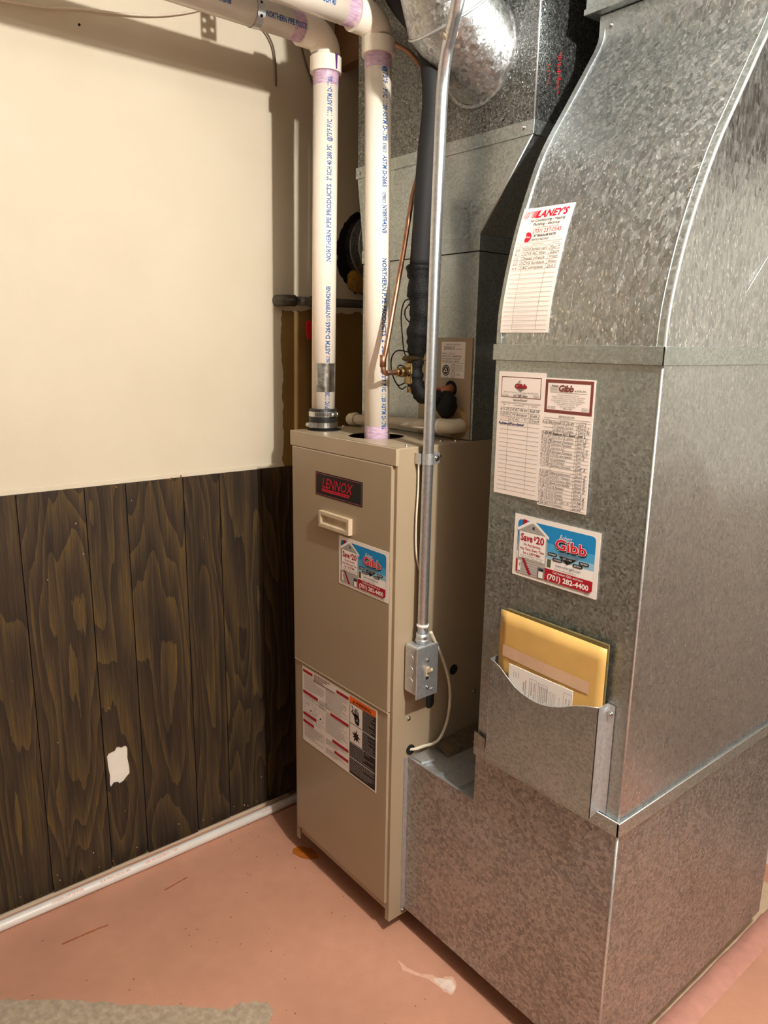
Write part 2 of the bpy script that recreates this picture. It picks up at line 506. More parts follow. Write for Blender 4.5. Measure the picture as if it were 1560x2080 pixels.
class Print:
    """flat print on a surface: mapf(u, v, off) -> 3D, u right, v up in metres"""
    def __init__(self, mapf): self.map = mapf; self.v = []; self.f = []; self.mi = []; self.mats = []

    def _m(self, m):
        if m not in self.mats: self.mats.append(m)
        return self.mats.index(m)

    def add2(self, pts, faces, m, layer):
        n = len(self.v); k = self._m(m)
        self.v += [self.map(u, v, 0.00025 * layer) for u, v in pts]
        self.f += [tuple(i + n for i in q) for q in faces]; self.mi += [k] * len(faces)

    def rect(self, u0, v0, u1, v1, m, layer=1, n=1):
        for j in range(n):
            a = v0 + (v1 - v0) * j / n; b = v0 + (v1 - v0) * (j + 1) / n
            self.add2([(u0, a), (u1, a), (u1, b), (u0, b)], [(0, 1, 2, 3)], m, layer)

    def rrect(self, u0, v0, u1, v1, r, m, layer=1):
        pts = []
        for cx, cy, a0 in ((u1 - r, v1 - r, 0), (u0 + r, v1 - r, 90), (u0 + r, v0 + r, 180), (u1 - r, v0 + r, 270)):
            for k in range(5):
                t = math.radians(a0 + 22.5 * k); pts.append((cx + r * math.cos(t), cy + r * math.sin(t)))
        self.add2(pts, [tuple(range(len(pts)))], m, layer)

    def poly(self, pts, m, layer=1): self.add2(pts, [tuple(range(len(pts)))], m, layer)

    def line(self, a, b, wd, m, layer=1):
        dx, dy = b[0] - a[0], b[1] - a[1]; L = math.hypot(dx, dy) or 1; nx, ny = -dy / L * wd / 2, dx / L * wd / 2
        self.add2([(a[0] - nx, a[1] - ny), (b[0] - nx, b[1] - ny), (b[0] + nx, b[1] + ny), (a[0] + nx, a[1] + ny)], [(0, 1, 2, 3)], m, layer)

    def frame(self, u0, v0, u1, v1, t, m, layer=1):
        self.rect(u0, v0, u1, v0 + t, m, layer); self.rect(u0, v1 - t, u1, v1, m, layer)
        self.rect(u0, v0 + t, u0 + t, v1 - t, m, layer); self.rect(u1 - t, v0 + t, u1, v1 - t, m, layer)

    def text(self, s, u, v, h, m, layer=2, width=None, align='L', shear=0.0, bold=0.0, rot=0.0):
        tv, tf, tw, th = text_mesh(s, bold)
        if not tv: return
        sy = h / th; sx = sy if width is None else width / tw
        W = tw * sx; ox = {'L': 0, 'C': -W / 2, 'R': -W}[align]
        c, sn = math.cos(rot), math.sin(rot)
        pts = []
        for a, b in tv:
            x = ox + a * sx + shear * b * sy; y = b * sy
            pts.append((u + x * c - y * sn, v + x * sn + y * c))
        self.add2(pts, tf, m, layer)

    def scribble(self, u0, u1, v, h, m, layer=2, wd=0.0007, seed=0):
        rr = random.Random(seed); n = max(4, int((u1 - u0) / (h * 0.42))); prev = None
        for i in range(n + 1):
            p = (u0 + (u1 - u0) * i / n, v + (h * rr.uniform(0.0, 1.0) if i % 2 else h * rr.uniform(-0.05, 0.15)))
            if prev: self.line(prev, p, wd, m, layer)
            prev = p

    def build(self, name, parent):
        return obj(name, self.v, self.f, None, parent, mats=self.mats, midx=self.mi)


def sheet_on(mapf, W, H, mat, name, parent, nu=6, nv=10, thick=0.0006):
    """thin card following a surface"""
    mb = MB()
    top = [[mapf(W * i / nu, H * j / nv, 0.0) for i in range(nu + 1)] for j in range(nv + 1)]
    bot = [[mapf(W * i / nu, H * j / nv, -thick) for i in range(nu + 1)] for j in range(nv + 1)]
    mb.grid(top, False); mb.grid([list(reversed(r)) for r in bot], False)
    for j in range(nv):
        mb.add([top[j][0], top[j + 1][0], bot[j + 1][0], bot[j][0]], [(0, 1, 2, 3)])
        mb.add([top[j][-1], bot[j][-1], bot[j + 1][-1], top[j + 1][-1]], [(0, 1, 2, 3)])
    for i in range(nu):
        mb.add([top[0][i], bot[0][i], bot[0][i + 1], top[0][i + 1]], [(0, 1, 2, 3)])
        mb.add([top[-1][i], top[-1][i + 1], bot[-1][i + 1], bot[-1][i]], [(0, 1, 2, 3)])
    return mb.build(name, mat, parent)


# ================================================================== SETTING
CEIL = 2.42
fl = struct(obj('floor', [(-0.2, -3.6, 0), (4.4, -3.6, 0), (4.4, 1.3, 0), (-0.2, 1.3, 0)], [(0, 1, 2, 3)], 'floor'))
struct(MB().box(-0.12, 0.0, -3.6, 1.25, 0, CEIL).build('wall_left', 'wall'))
struct(MB().box(0.0, 4.4, 1.10, 1.22, 0, CEIL).build('wall_back', 'backwall'))
struct(MB().box(4.3, 4.4, -3.6, 1.10, 0, CEIL).build('wall_right', 'roomwall'))
struct(MB().box(0.0, 4.3, -3.6, -3.5, 0, CEIL).build('wall_front', 'roomwall'))
ce = struct(MB().box(-0.12, 4.4, -3.6, 1.22, CEIL, CEIL + 0.08).build('ceiling', 'ceilpaint'))
struct(MB().box(0.0, 4.3, 1.085, 1.10, 0.0, 0.04).build('baseboard_back', 'pvc_white'))
wl = bpy.data.objects['wall_left']

# ---- wainscot: each grooved plank of the dark panelling is a piece of the left wall
PZ0, PZ1 = 0.015, 1.147
grooves = [-2.62, -2.46, -2.29, -2.17, -2.01, -1.86, -1.70, -1.58, -1.44, -1.30, -1.16, -0.955, -0.80, -0.642, -0.478, -0.370, -0.207, -0.095, 0.045, 0.20, 0.31, 0.47, 0.62]
rnd = random.Random(3)
hole = [(-0.4700, 0.372), (-0.4655, 0.380), (-0.4470, 0.383), (-0.4420, 0.392), (-0.4340, 0.391), (-0.4290, 0.386), (-0.4160, 0.389),
        (-0.4105, 0.377), (-0.4120, 0.345), (-0.4085, 0.318), (-0.4085, 0.296), (-0.4200, 0.286), (-0.4275, 0.278), (-0.4390, 0.274),
        (-0.4440, 0.281), (-0.4560, 0.283), (-0.4645, 0.272), (-0.4680, 0.285), (-0.4655, 0.310), (-0.4690, 0.340)]
for a, b in zip(grooves[:-1], grooves[1:]):
    g = 0.0015
    zb = PZ0 + rnd.uniform(-0.002, 0.004)
    outer = [(a + g, zb), (b - g, zb), (b - g, PZ1), (a + g, PZ1)]
    hs = [hole] if a < -0.44 < b else []
    pl = holed_plate(outer, hs, 0.0055, lambda u, v, w_: (0.0035 + w_, u, v)).build('plank', 'panel', wl)
# dark backing seen in the grooves, with the same opening, and the bare wall board behind the torn hole
holed_plate([(grooves[0], PZ0 + 0.003), (grooves[-1], PZ0 + 0.003), (grooves[-1], PZ1 - 0.002), (grooves[0], PZ1 - 0.002)], [hole], 0.0012,
            lambda u, v, w_: (0.0010 + w_ * 0.5, u, v)).build('groove_backing', 'blackwire', wl)
tag(MB().prism([(0.0012, u, v) for u, v in hole], (0.0008, 0, 0)).build('bare_board', 'drywall', wl), 'white wall board showing through a torn hole in the panelling')
# thin cream strip along the top of the panelling
struct(MB().box(0.0, 0.004, grooves[0], 0.62, PZ1, PZ1 + 0.012, 0.001).build('trim_1', 'wall'))
for (yy, zz) in [(-0.395, 1.14), (-0.24, 1.148), (-0.212, 1.152), (-0.245, 1.146)]:
    MB().sphere((0.0075, yy, zz), 0.0024, 8, 6).build('nail', 'rust', wl)
for i in range(26):
    yy = rnd.uniform(-0.75, 0.03); zz = rnd.uniform(0.02, 1.1) if i > 12 else rnd.uniform(0.02, 0.05)
    MB().sphere((0.0064, yy, zz), rnd.uniform(0.0008, 0.002), 6, 4, (0.5, 1, 1.2)).build('paint_fleck', 'curb', wl)
MB().cyl((0.0, -0.408, 2.235), (0.0012, -0.408, 2.235), 0.003, 12).build('nail_hole', 'dark', wl)

# ---- stains and bare patches of the floor (thin films with their own outline)
def film(name, pts, mat, z, jag=0.0, sub=1, seed=1, label=None):
    rr = random.Random(seed); P = []
    n = len(pts)
    for i in range(n):
        a = Vector(pts[i]); b = Vector(pts[(i + 1) % n])
        for k in range(sub):
            q = a.lerp(b, k / sub)
            P.append((q.x + rr.uniform(-jag, jag), q.y + rr.uniform(-jag, jag), z))
    me = holed_plate([(x, y) for x, y, _ in P], [], 0.0005, lambda u, v, w_: (u, v, z + w_))
    o = me.build(name, mat, fl)
    if label: o['label'] = label
    return o


film('bare_patch', [(0.20, -0.90), (0.274, -0.839), (0.357, -0.73), (0.464, -0.617), (0.545, -0.525), (0.628, -0.435), (0.632, -0.405), (0.652, -0.372), (0.668, -0.352), (0.70, -0.352),
                    (0.722, -0.375), (0.76, -0.37), (0.80, -0.40), (1.0, -0.52), (1.3, -0.9), (0.9, -1.3)], 'concrete', 0.0012, 0.004, 9, 4, 'bare grey concrete where the pink paint has worn off')
film('dried_spill', [(0.765, -0.030), (0.80, -0.026), (0.835, -0.010), (0.856, 0.008), (0.876, 0.022), (0.888, 0.044), (0.905, 0.040), (0.922, 0.024), (0.928, 0.006), (0.915, 0.002),
                     (0.900, -0.003), (0.87, -0.005), (0.845, -0.016), (0.80, -0.040)], 'spill_thin', 0.0006, 0.002, 3, 5, 'thin dried puddle ring on the pink floor')
film('dried_spill', [(0.862, 0.004), (0.885, 0.022), (0.894, 0.036), (0.908, 0.034), (0.922, 0.018), (0.922, 0.008), (0.906, 0.004), (0.885, 0.000)], 'spill', 0.0009, 0.003, 3, 6, 'white dried spill on the pink floor')
film('rust_streak', [(0.190, -0.676), (0.196, -0.672), (0.196, -0.625), (0.199, -0.585), (0.203, -0.560), (0.197, -0.558), (0.191, -0.61)], 'rust', 0.0005, 0.0015, 4, 7, 'brown rust streak on the pink floor')
film('rust_streak', [(0.168, -0.392), (0.172, -0.386), (0.167, -0.345), (0.163, -0.316), (0.159, -0.318), (0.162, -0.35)], 'rust', 0.0005, 0.001, 4, 8, 'short brown rust streak nearer the wall')
film('drip_stain', [(0.245, -0.010), (0.262, -0.020), (0.292, -0.012), (0.318, 0.006), (0.33, 0.03), (0.30, 0.04), (0.262, 0.03), (0.243, 0.012)], 'rust2', 0.0005, 0.002, 3, 9, 'orange rust stain at the furnace corner')
film('bare_strip', [(1.10, 0.06), (1.273, 0.06), (1.275, 0.30), (1.276, 0.62), (1.272, 0.86), (1.30, 0.98), (1.30, 1.0), (1.10, 1.0)], 'concrete_tan', 0.0012, 0.002, 7, 10, 'tan bare concrete strip along the duct')
film('crack', [(1.296, -0.1), (1.298, 0.25), (1.293, 0.42), (1.296, 0.60), (1.292, 0.80), (1.294, 1.0), (1.297, 1.0), (1.296, 0.80), (1.300, 0.60), (1.297, 0.42), (1.302, 0.25), (1.299, -0.1)], 'concrete_tan', 0.0075, 0.0022, 16, 11, 'cracked paint edge along the low curb')
mb = MB()
rows = []
for i in range(40):
    y = -0.35 + 1.42 * i / 39
    j = rnd.uniform(-0.0015, 0.0015)
    rows.append([Vector((1.274 + j, y, 0.0005)), Vector((1.280 + j, y, 0.006)), Vector((1.297 + j, y, 0.007)), Vector((1.318 + j, y, 0.006)), Vector((1.334, y, 0.0004))])
mb.grid(rows); o = mb.build('low_curb', 'curb', fl); o['label'] = 'low painted curb running beside the sheet-metal duct'

# ================================================================== LAMPS
def ceiling_lamp(pos, watts, label):
    t = thing('ceiling_lamp', label, 'lamp', (pos.x, pos.y, CEIL))
    MB().cyl((pos.x, pos.y, CEIL), (pos.x, pos.y, CEIL - 0.025), 0.055, 24, 0.045).build('lampholder', 'porcelain', t)
    MB().cyl((pos.x, pos.y, CEIL - 0.025), (pos.x, pos.y, CEIL - 0.06), 0.022, 20, 0.018).build('socket', 'porcelain', t)
    ld = bpy.data.lights.new('bulb', 'POINT'); ld.energy = watts; ld.color = LIGHT_COL; ld.shadow_soft_size = 0.022
    lo = bpy.data.objects.new('bulb', ld); COL.objects.link(lo); lo.location = pos; adopt(lo, t)


ceiling_lamp(BULB, BULB_W, 'bare bulb on the ceiling in front of the curved duct')
ceiling_lamp(BULB2, FILL_BULB_W, 'added fill bulb on the ceiling, out of view to the right')

# ================================================================== FURNACE
FX0, FX1, FY1, FZ0, FZ1 = 0.255, 0.695, 0.66, 0.047, 1.292
fu = thing('furnace', 'tall beige gas furnace cabinet with red and black nameplate', 'furnace', ((FX0 + FX1) / 2, 0.33, 0.0))
MB().box(FX1 - 0.006, FX1, 0.0, FY1, FZ0, FZ1 - 0.001, 0.0012).build('side_panel', 'beige', fu)
MB().box(FX0, FX0 + 0.006, 0.0, FY1, FZ0, FZ1 - 0.001, 0.0012).build('side_panel', 'beige', fu)
MB().box(FX0 + 0.006, FX1 - 0.006, FY1 - 0.006, FY1, FZ0, FZ1 - 0.002).build('back_panel', 'beige', fu)
MB().box(FX0 + 0.006, FX1 - 0.006, 0.010, 0.016, 0.085, FZ1 - 0.03).build('inner_front', 'beige', fu)
MB().box(FX0 + 0.006, FX1 - 0.006, 0.016, FY1 - 0.006, 0.085, 0.09).build('bottom_panel', 'beige', fu)
MB().box(FX1 - 0.016, FX1 - 0.006, 0.0005, 0.004, FZ0, FZ1 - 0.04).build('front_flange', 'beige', fu)
MB().box(FX0 + 0.006, FX0 + 0.016, 0.0005, 0.004, FZ0, FZ1 - 0.04).build('front_flange', 'beige', fu)
for (px, py) in ((0.30, 0.10), (0.62, 0.12), (0.30, 0.58), (0.62, 0.58)):
    MB().box(px - 0.03, px + 0.03, py - 0.03, py + 0.03, 0.0, 0.0845, 0.002).build('support_block', 'wood', fu)
# top with the two pipe openings, and the folded front cap
top = holed_plate([(FX0 + 0.001, 0.0), (FX1 - 0.001, 0.0), (FX1 - 0.001, FY1), (FX0 + 0.001, FY1)], [circ(0.300, 0.073, 0.044), circ(0.478, 0.110, 0.072)], 0.002, lambda u, v, w_: (u, v, FZ1 + w_))
top.build('top_panel', 'beige_lit', fu)
MB().ring((0.300, 0.073, FZ1 + 0.001), (0.300, 0.073, FZ1 + 0.003), 0.046, 0.033).build('gasket', 'rubber', fu)
MB().box(FX0 - 0.002, FX1 + 0.001, -0.006, 0.004, FZ1 - 0.039, FZ1 + 0.001, 0.0015).build('top_cap', 'beige_lit', fu)
# dark sheet below the openings, the shade inside put into its colour
MB().box(FX0 + 0.01, FX1 - 0.01, 0.02, 0.30, 1.02, 1.03).build('dark_sheet', 'dark', fu)
# doors
DY = -0.008
ud = MB().box(FX0 + 0.010, 0.6835, DY, 0.006, 0.642, FZ1 - 0.040, 0.002).build('upper_door', 'beige', fu)
ldr = MB().box(FX0 + 0.014, 0.6835, DY + 0.002, 0.006, 0.097, 0.639, 0.002).build('lower_door', 'beige', fu)
MB().box(FX0 + 0.012, 0.684, DY - 0.001, DY + 0.003, 0.6395, 0.6425, 0.0008).build('door_lip', 'beige_lit', fu)
MB().box(FX0 + 0.020, 0.680, 0.004, 0.009, 0.072, 0.097).build('kick_plate', 'beige', fu)
# recessed handle: frame with sloped pocket
hx0, hx1, hz0, hz1 = 0.407, 0.537, 1.060, 1.101
mb = MB()
yo = DY - 0.012; yi = DY + 0.004; b = 0.009; b2 = 0.017
O = [(hx0, hz0), (hx1, hz0), (hx1, hz1), (hx0, hz1)]
I = [(hx0 + b, hz0 + b), (hx1 - b, hz0 + b), (hx1 - b, hz1 - b), (hx0 + b, hz1 - b)]
J = [(hx0 + b2 + 0.004, hz0 + b2), (hx1 - b2 - 0.004, hz0 + b2), (hx1 - b2 + 0.004, hz1 - b - 0.001), (hx0 + b2 - 0.004, hz1 - b - 0.001)]
Lp = [[(x, yy, z) for x, z in ring] for ring, yy in ((O, DY + 0.001), (O, yo), (I, yo), (J, DY - 0.0005))]
for A, B in zip(Lp[:-1], Lp[1:]):
    for k in range(4): mb.add([A[k], A[(k + 1) % 4], B[(k + 1) % 4], B[k]], [(0, 1, 2, 3)])
mb.add(Lp[-1], [(0, 1, 2, 3)])
hd = mb.build('door_handle', 'beige_plastic', ud)

front = lambda u0, v0: (lambda u, v, off: Vector((u0 + u, DY - 0.0008 - off, v0 + v)))
# nameplate
np_ = sheet_on(front(0.379, 1.138), 0.198, 0.061, 'black', 'nameplate', ud, 2, 2, 0.0010)
np_['label'] = 'black nameplate with red lettering'
P = Print(front(0.379, 1.138))
P.frame(0.003, 0.003, 0.195, 0.058, 0.0008, 'pinkred', 1)
P.text('LENNOX', 0.030, 0.0235, 0.026, 'lettred', 2, 0.126, shear=0.22, bold=0.012)
P.poly([(0.028, 0.0165), (0.148, 0.0165), (0.149, 0.0205), (0.029, 0.0205)], 'lettred', 2)
P.poly([(0.0275, 0.0125), (0.146, 0.0125), (0.147, 0.0155), (0.028, 0.0155)], 'lettred', 2)
P.build('lettering', np_)


def coupon(mapf, W, H, parent, label):
    s = sheet_on(mapf, W, H, 'sticker', 'advert_sticker', parent, 3, 3, 0.0006); s['label'] = label
    sx, sy = W / 0.2025, H / 0.127
    def mp(u, v, off): return mapf(u * sx, v * sy, off)
    P = Print(mp)
    # sky in three bands of printed blue
    P.rrect(0.0095, 0.030, 0.193, 0.1175, 0.008, 'skyblue', 1)
    P.rect(0.0095, 0.040, 0.193, 0.084, 'midsky', 1.5); P.rect(0.0095, 0.030, 0.193, 0.066, 'palesky', 2); P.rect(0.0095, 0.0298, 0.193, 0.052, 'white', 2.5)
    P.rect(0.0095, 0.0085, 0.080, 0.036, 'red', 2.6)
    # house
    P.rect(0.022, 0.100, 0.032, 0.119, 'red', 3)
    P.poly([(0.0095, 0.100), (0.047, 0.1225), (0.088, 0.095), (0.088, 0.089), (0.047, 0.1155), (0.0095, 0.094)], 'white', 4)
    P.poly([(0.013, 0.0955), (0.047, 0.1165), (0.084, 0.0915), (0.084, 0.007), (0.013, 0.007)], 'lightgrey', 3.5)
    for k in range(6): P.rect(0.017 + k * 0.004, 0.0955 + k * 0.003, 0.080 - k * 0.0045, 0.0961 + k * 0.003, 'grey', 4)
    P.rect(0.016, 0.040, 0.081, 0.094, 'white', 5)
    P.poly([(0.046, 0.106), (0.051, 0.109), (0.052, 0.103), (0.048, 0.102)], 'darkblue', 5)
    P.text('Save', 0.019, 0.076, 0.0150, 'red', 6, 0.030, bold=0.03)
    P.text('$', 0.0515, 0.082, 0.0080, 'red', 6, bold=0.03)
    P.text('20', 0.0575, 0.076, 0.0150, 'red', 6, 0.020, bold=0.03)
    P.text('On Any Service,', 0.0485, 0.0665, 0.0056, 'red', 6, 0.043, 'C', bold=0.01)
    P.text('Any Time, Every Time', 0.0485, 0.0575, 0.0058, 'red', 6, 0.060, 'C', bold=0.01)
    P.text('for a LIFETIME!', 0.0485, 0.0492, 0.0054, 'red', 6, 0.043, 'C', bold=0.012)
    P.text('Furnace - Air Conditioning - Water Heater', 0.0485, 0.0450, 0.0022, 'black', 6, 0.058, 'C')
    P.text('Water Softener - Sump Pump - Boiler', 0.0485, 0.0412, 0.0022, 'black', 6, 0.054, 'C')
    for k in range(6): P.rect(0.015, 0.011 + k * 0.005, 0.083, 0.0115 + k * 0.005, 'grey', 4.5)
    P.poly([(0.0235, 0.040), (0.0295, 0.040), (0.050, 0.0085), (0.043, 0.0085)], 'red', 5)
    for k in range(7): P.line((0.028 + k * 0.003, 0.039 - k * 0.0045), (0.033 + k * 0.003, 0.039 - k * 0.0045), 0.0008, 'darkblue', 5.4)
    P.rect(0.0145, 0.012, 0.022, 0.033, 'white', 5); P.rect(0.019, 0.022, 0.021, 0.029, 'grey', 5.5)
    P.rect(0.065, 0.008, 0.081, 0.030, 'grey', 5); P.rect(0.068, 0.009, 0.079, 0.022, 'white', 5.5); P.rect(0.068, 0.023, 0.079, 0.028, 'darkblue', 5.5)
    P.rect(0.087, 0.036, 0.096, 0.052, 'olive', 4)
    # emblem
    P.text('Robert', 0.112, 0.096, 0.0115, 'white', 6, 0.028, shear=0.35)
    for du, dv, m, ly in ((0.0012, -0.0022, 'black', 5), (0, 0, 'white', 5.5)):
        P.text('Gibb', 0.1395 + du, 0.077 + dv, 0.0205, m, ly, 0.0730, 'C', bold=0.050)
    P.text('Gibb', 0.1395, 0.077, 0.0205, 'brightred', 6.2, 0.071, 'C', bold=0.018)
    P.text('Plumbing & Heating', 0.136, 0.0668, 0.0062, 'grey', 6, 0.047, 'C', shear=0.3, bold=0.02)
    P.rect(0.108, 0.0742, 0.166, 0.0748, 'white', 5); P.rect(0.112, 0.0650, 0.164, 0.0655, 'grey', 5)
    P.poly([(0.113, 0.0642), (0.155, 0.0642), (0.134, 0.0505)], 'black', 5)
    P.text('EST. 1915', 0.134, 0.0592, 0.0034, 'white', 6, 0.020, 'C')
    for cx, cy, s_ in ((0.0985, 0.0635, 'PLUMBING'), (0.111, 0.0545, 'COOLING'), (0.1715, 0.0610, 'HEATING'), (0.158, 0.0535, 'ELECTRICAL')):
        P.rrect(cx - 0.0112, cy - 0.0032, cx + 0.0112, cy + 0.0032, 0.003, 'black', 5)
        P.text(s_, cx, cy - 0.0014, 0.0029, 'white', 6, 0.0165, 'C', bold=0.02)
    P.text('www.robertgibb.com', 0.136, 0.0415, 0.0056, 'navy', 6, 0.058, 'C')
    P.text('When You Wanna Get It Done...', 0.131, 0.0347, 0.0030, 'maroon', 6, 0.052, 'C', shear=0.2)
    P.poly([(0.083, 0.0085), (0.185, 0.0085), (0.193, 0.014), (0.193, 0.0325), (0.083, 0.0325)], 'red', 5)
    P.text('Call Robert Gibb and Sons', 0.137, 0.0262, 0.0048, 'white', 6, 0.070, 'C', bold=0.01)
    P.text('(701) 282-4400', 0.1375, 0.0128, 0.0105, 'white', 6, 0.096, 'C', bold=0.03)
    P.text('Some restrictions may apply. Call for details. Not valid with other offers.', 0.125, 0.0050, 0.0016, 'grey', 3, 0.085, 'C')
    P.text('27527', 0.182, 0.0032, 0.0042, 'pencil', 3, 0.013, 'C')
    P.build('printing', s)


coupon(front(0.482, 0.9235), 0.198, 0.126, ud, 'Save $20 advert sticker on the beige furnace door')

# warning label of the lower door
wl0 = lambda u, v, off: Vector((0.304 + u, DY + 0.002 - 0.0008 - off, 0.401 + v))
ws = sheet_on(wl0, 0.339, 0.230, 'sticker', 'warning_label', ldr, 2, 2, 0.0006)
ws['label'] = 'large instruction and warning label with orange header'
P = Print(wl0)
rr = random.Random(11)
def lines(u0, u1, v0, v1, pitch, m, layer=2, hh=0.0012):
    v = v1
    while v - hh > v0:
        u = u0; end = u1 - (rr.random() ** 3) * (u1 - u0) * 0.6
        while u < end:
            wd = rr.uniform(0.003, 0.011); P.rect(u, v - hh, min(u + wd, end), v, m, layer); u += wd + 0.0013
        v -= pitch
P.rect(0.2255, 0.004, 0.335, 0.226, 'black', 1)
P.rect(0.2255, 0.209, 0.335, 0.226, 'orange', 2)
P.poly([(0.2395, 0.2125), (0.2475, 0.2125), (0.2435, 0.2215)], 'black', 3)
P.text('WARNING', 0.251, 0.2125, 0.0090, 'black', 3, 0.064, bold=0.02)
P.rect(0.2275, 0.152, 0.2795, 0.207, 'sticker', 2); P.rect(0.2275, 0.098, 0.2795, 0.149, 'sticker', 2)
# hand and spark pictogram
P.poly([(0.251, 0.157), (0.263, 0.154), (0.267, 0.160), (0.268, 0.175), (0.264, 0.184), (0.247, 0.184), (0.246, 0.170)], 'black', 3)
for u_, top_ in ((0.2475, 0.196), (0.2525, 0.200), (0.2575, 0.200), (0.2625, 0.194)): P.rrect(u_ - 0.0016, 0.178, u_ + 0.0016, top_, 0.0015, 'black', 3)
P.poly([(0.247, 0.172), (0.240, 0.181), (0.238, 0.187), (0.241, 0.188), (0.247, 0.180)], 'black', 3)
P.line((0.235, 0.203), (0.241, 0.192), 0.0030, 'black', 3); P.line((0.241, 0.192), (0.234, 0.184), 0.0030, 'black', 3); P.line((0.234, 0.184), (0.240, 0.179), 0.0025, 'black', 3)
P.line((0.254, 0.166), (0.259, 0.172), 0.0012, 'sticker', 4); P.line((0.259, 0.172), (0.262, 0.166), 0.0012, 'sticker', 4)
star = []
for k in range(18):
    t = 2 * PI * k / 18; q = (0.021 if k % 4 == 0 else 0.016) if k % 2 == 0 else 0.009
    star.append((0.254 + q * math.cos(t) * 0.95, 0.121 + q * math.sin(t) * 1.05))
P.poly(star, 'black', 3)
lines(0.2815, 0.331, 0.100, 0.207, 0.0050, 'lightgrey', 2, 0.0013)
lines(0.229, 0.331, 0.008, 0.094, 0.0050, 'lightgrey', 2, 0.0013)
for v_ in (0.150, 0.096, 0.052): P.rect(0.2265, v_ - 0.0006, 0.334, v_ + 0.0006, 'sticker', 3)
P.rect(0.2795, 0.097, 0.2805, 0.208, 'sticker', 3)
for (u0, u1, v_) in ((0.004, 0.052, 0.222), (0.004, 0.078, 0.158), (0.004, 0.070, 0.091), (0.004, 0.058, 0.067), (0.166, 0.221, 0.219), (0.138, 0.221, 0.141), (0.148, 0.221, 0.066), (0.157, 0.221, 0.036)):
    P.rect(u0, v_ - 0.0085, u1, v_, 'red', 2)
lines(0.058, 0.160, 0.203, 0.224, 0.0058, 'maroon', 2, 0.0024)
lines(0.010, 0.108, 0.163, 0.207, 0.0045, 'pencil', 2); lines(0.116, 0.219, 0.146, 0.206, 0.0045, 'pencil', 2)
lines(0.010, 0.108, 0.134, 0.147, 0.0045, 'pencil', 2); lines(0.116, 0.219, 0.072, 0.130, 0.0045, 'grey', 2)
lines(0.084, 0.134, 0.132, 0.158, 0.0045, 'pencil', 2)
lines(0.010, 0.108, 0.071, 0.081, 0.0042, 'pencil', 2); lines(0.010, 0.108, 0.014, 0.056, 0.0042, 'pencil', 2); lines(0.116, 0.219, 0.040, 0.055, 0.0042, 'pencil', 2); lines(0.116, 0.219, 0.010, 0.026, 0.0042, 'pencil', 2)
for cx, cy in ((0.034, 0.113), (0.082, 0.108)):
    P.frame(cx - 0.021, cy - 0.017, cx + 0.021, cy + 0.017, 0.0008, 'grey', 2)
    for k in range(10):
        a = (cx + rr.uniform(-0.017, 0.017), cy + rr.uniform(-0.014, 0.014)); P.line(a, (a[0] + rr.uniform(-0.01, 0.01), a[1] + rr.uniform(-0.008, 0.008)), 0.001, 'grey', 2)
    P.rrect(cx + 0.006, cy - 0.010, cx + 0.012, cy - 0.004, 0.0029, 'black', 2)
P.build('printing', ws)

# screws, holes on the furnace
def screw(c, n, parent, r=0.0042, mat='steel'):
    c = Vector(c); n = Vector(n).normalized()
    mb = MB(); mb.cyl(c - n * 0.0005, c + n * 0.0012, r * 1.35, 14); mb.cyl(c + n * 0.0012, c + n * 0.0042, r * 0.95, 6)
    return mb.build('screw', mat, parent)
for y_, z_ in ((0.052, 0.614), (0.284, 0.617)): screw((FX1, y_, z_), (1, 0, 0), fu)
for x_, y_ in ((0.672, 0.045), (0.655, 0.17), (0.675, 0.20), (0.62, 0.145), (0.27, 0.16)): screw((x_, y_, FZ1 + 0.001), (0, 0, 1), fu, 0.004)
screw((FX1 + 0.0, 0.046, 0.060), (1, 0, 0), fu)
for y_, z_, r_ in ((0.204, 0.702, 0.014), (0.060, 0.525, 0.012)):
    MB().cyl((FX1 - 0.001, y_, z_), (FX1 + 0.0008, y_, z_), r_, 24).build('knockout_hole', 'dark', fu)
MB().ring((FX1, 0.060, 0.525), (FX1 + 0.003, 0.060, 0.525), 0.0135, 0.0105).build('grommet', 'blackwire', fu)
hp = [(FX1 + 0.0006, 0.123 + 0.014 * math.cos(t) , 0.645 + 0.014 * math.sin(t) + (0.012 if math.sin(t) > 0 else -0.012)) for t in [2 * PI * k / 24 for k in range(24)]]
MB().prism(hp, (0.0004, 0, 0)).build('knockout_hole', 'dark', fu)

# ================================================================== RETURN DUCT
DX0, DX1, DY0, DY1 = 0.928, 1.290, 0.053, 0.783
rd = thing('return_duct', 'galvanized return air duct with curved top and service cards', 'duct', (1.11, 0.42, 0))
# base boot: L-shaped front
BZ0, BZN, BZ1 = 0.065, 0.506, 0.640
fpoly = [(FX1 + 0.001, BZ0), (DX1 + 0.002, BZ0), (DX1 + 0.002, BZ1), (DX0 - 0.003, BZ1), (DX0 - 0.003, BZN), (FX1 + 0.001, BZN)]
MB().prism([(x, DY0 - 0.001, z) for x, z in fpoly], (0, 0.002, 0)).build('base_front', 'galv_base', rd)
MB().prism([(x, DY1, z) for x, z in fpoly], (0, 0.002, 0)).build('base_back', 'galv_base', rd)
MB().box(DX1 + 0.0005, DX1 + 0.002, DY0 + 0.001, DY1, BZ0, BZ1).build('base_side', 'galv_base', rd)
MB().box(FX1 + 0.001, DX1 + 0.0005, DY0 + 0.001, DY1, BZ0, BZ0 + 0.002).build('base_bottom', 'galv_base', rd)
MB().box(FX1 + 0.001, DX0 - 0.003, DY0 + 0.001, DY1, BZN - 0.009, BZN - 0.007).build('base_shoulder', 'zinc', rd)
MB().box(DX0 - 0.003, DX0 - 0.001, DY0 + 0.001, DY1, BZN - 0.007, BZ1).build('base_riser', 'galv_base', rd)
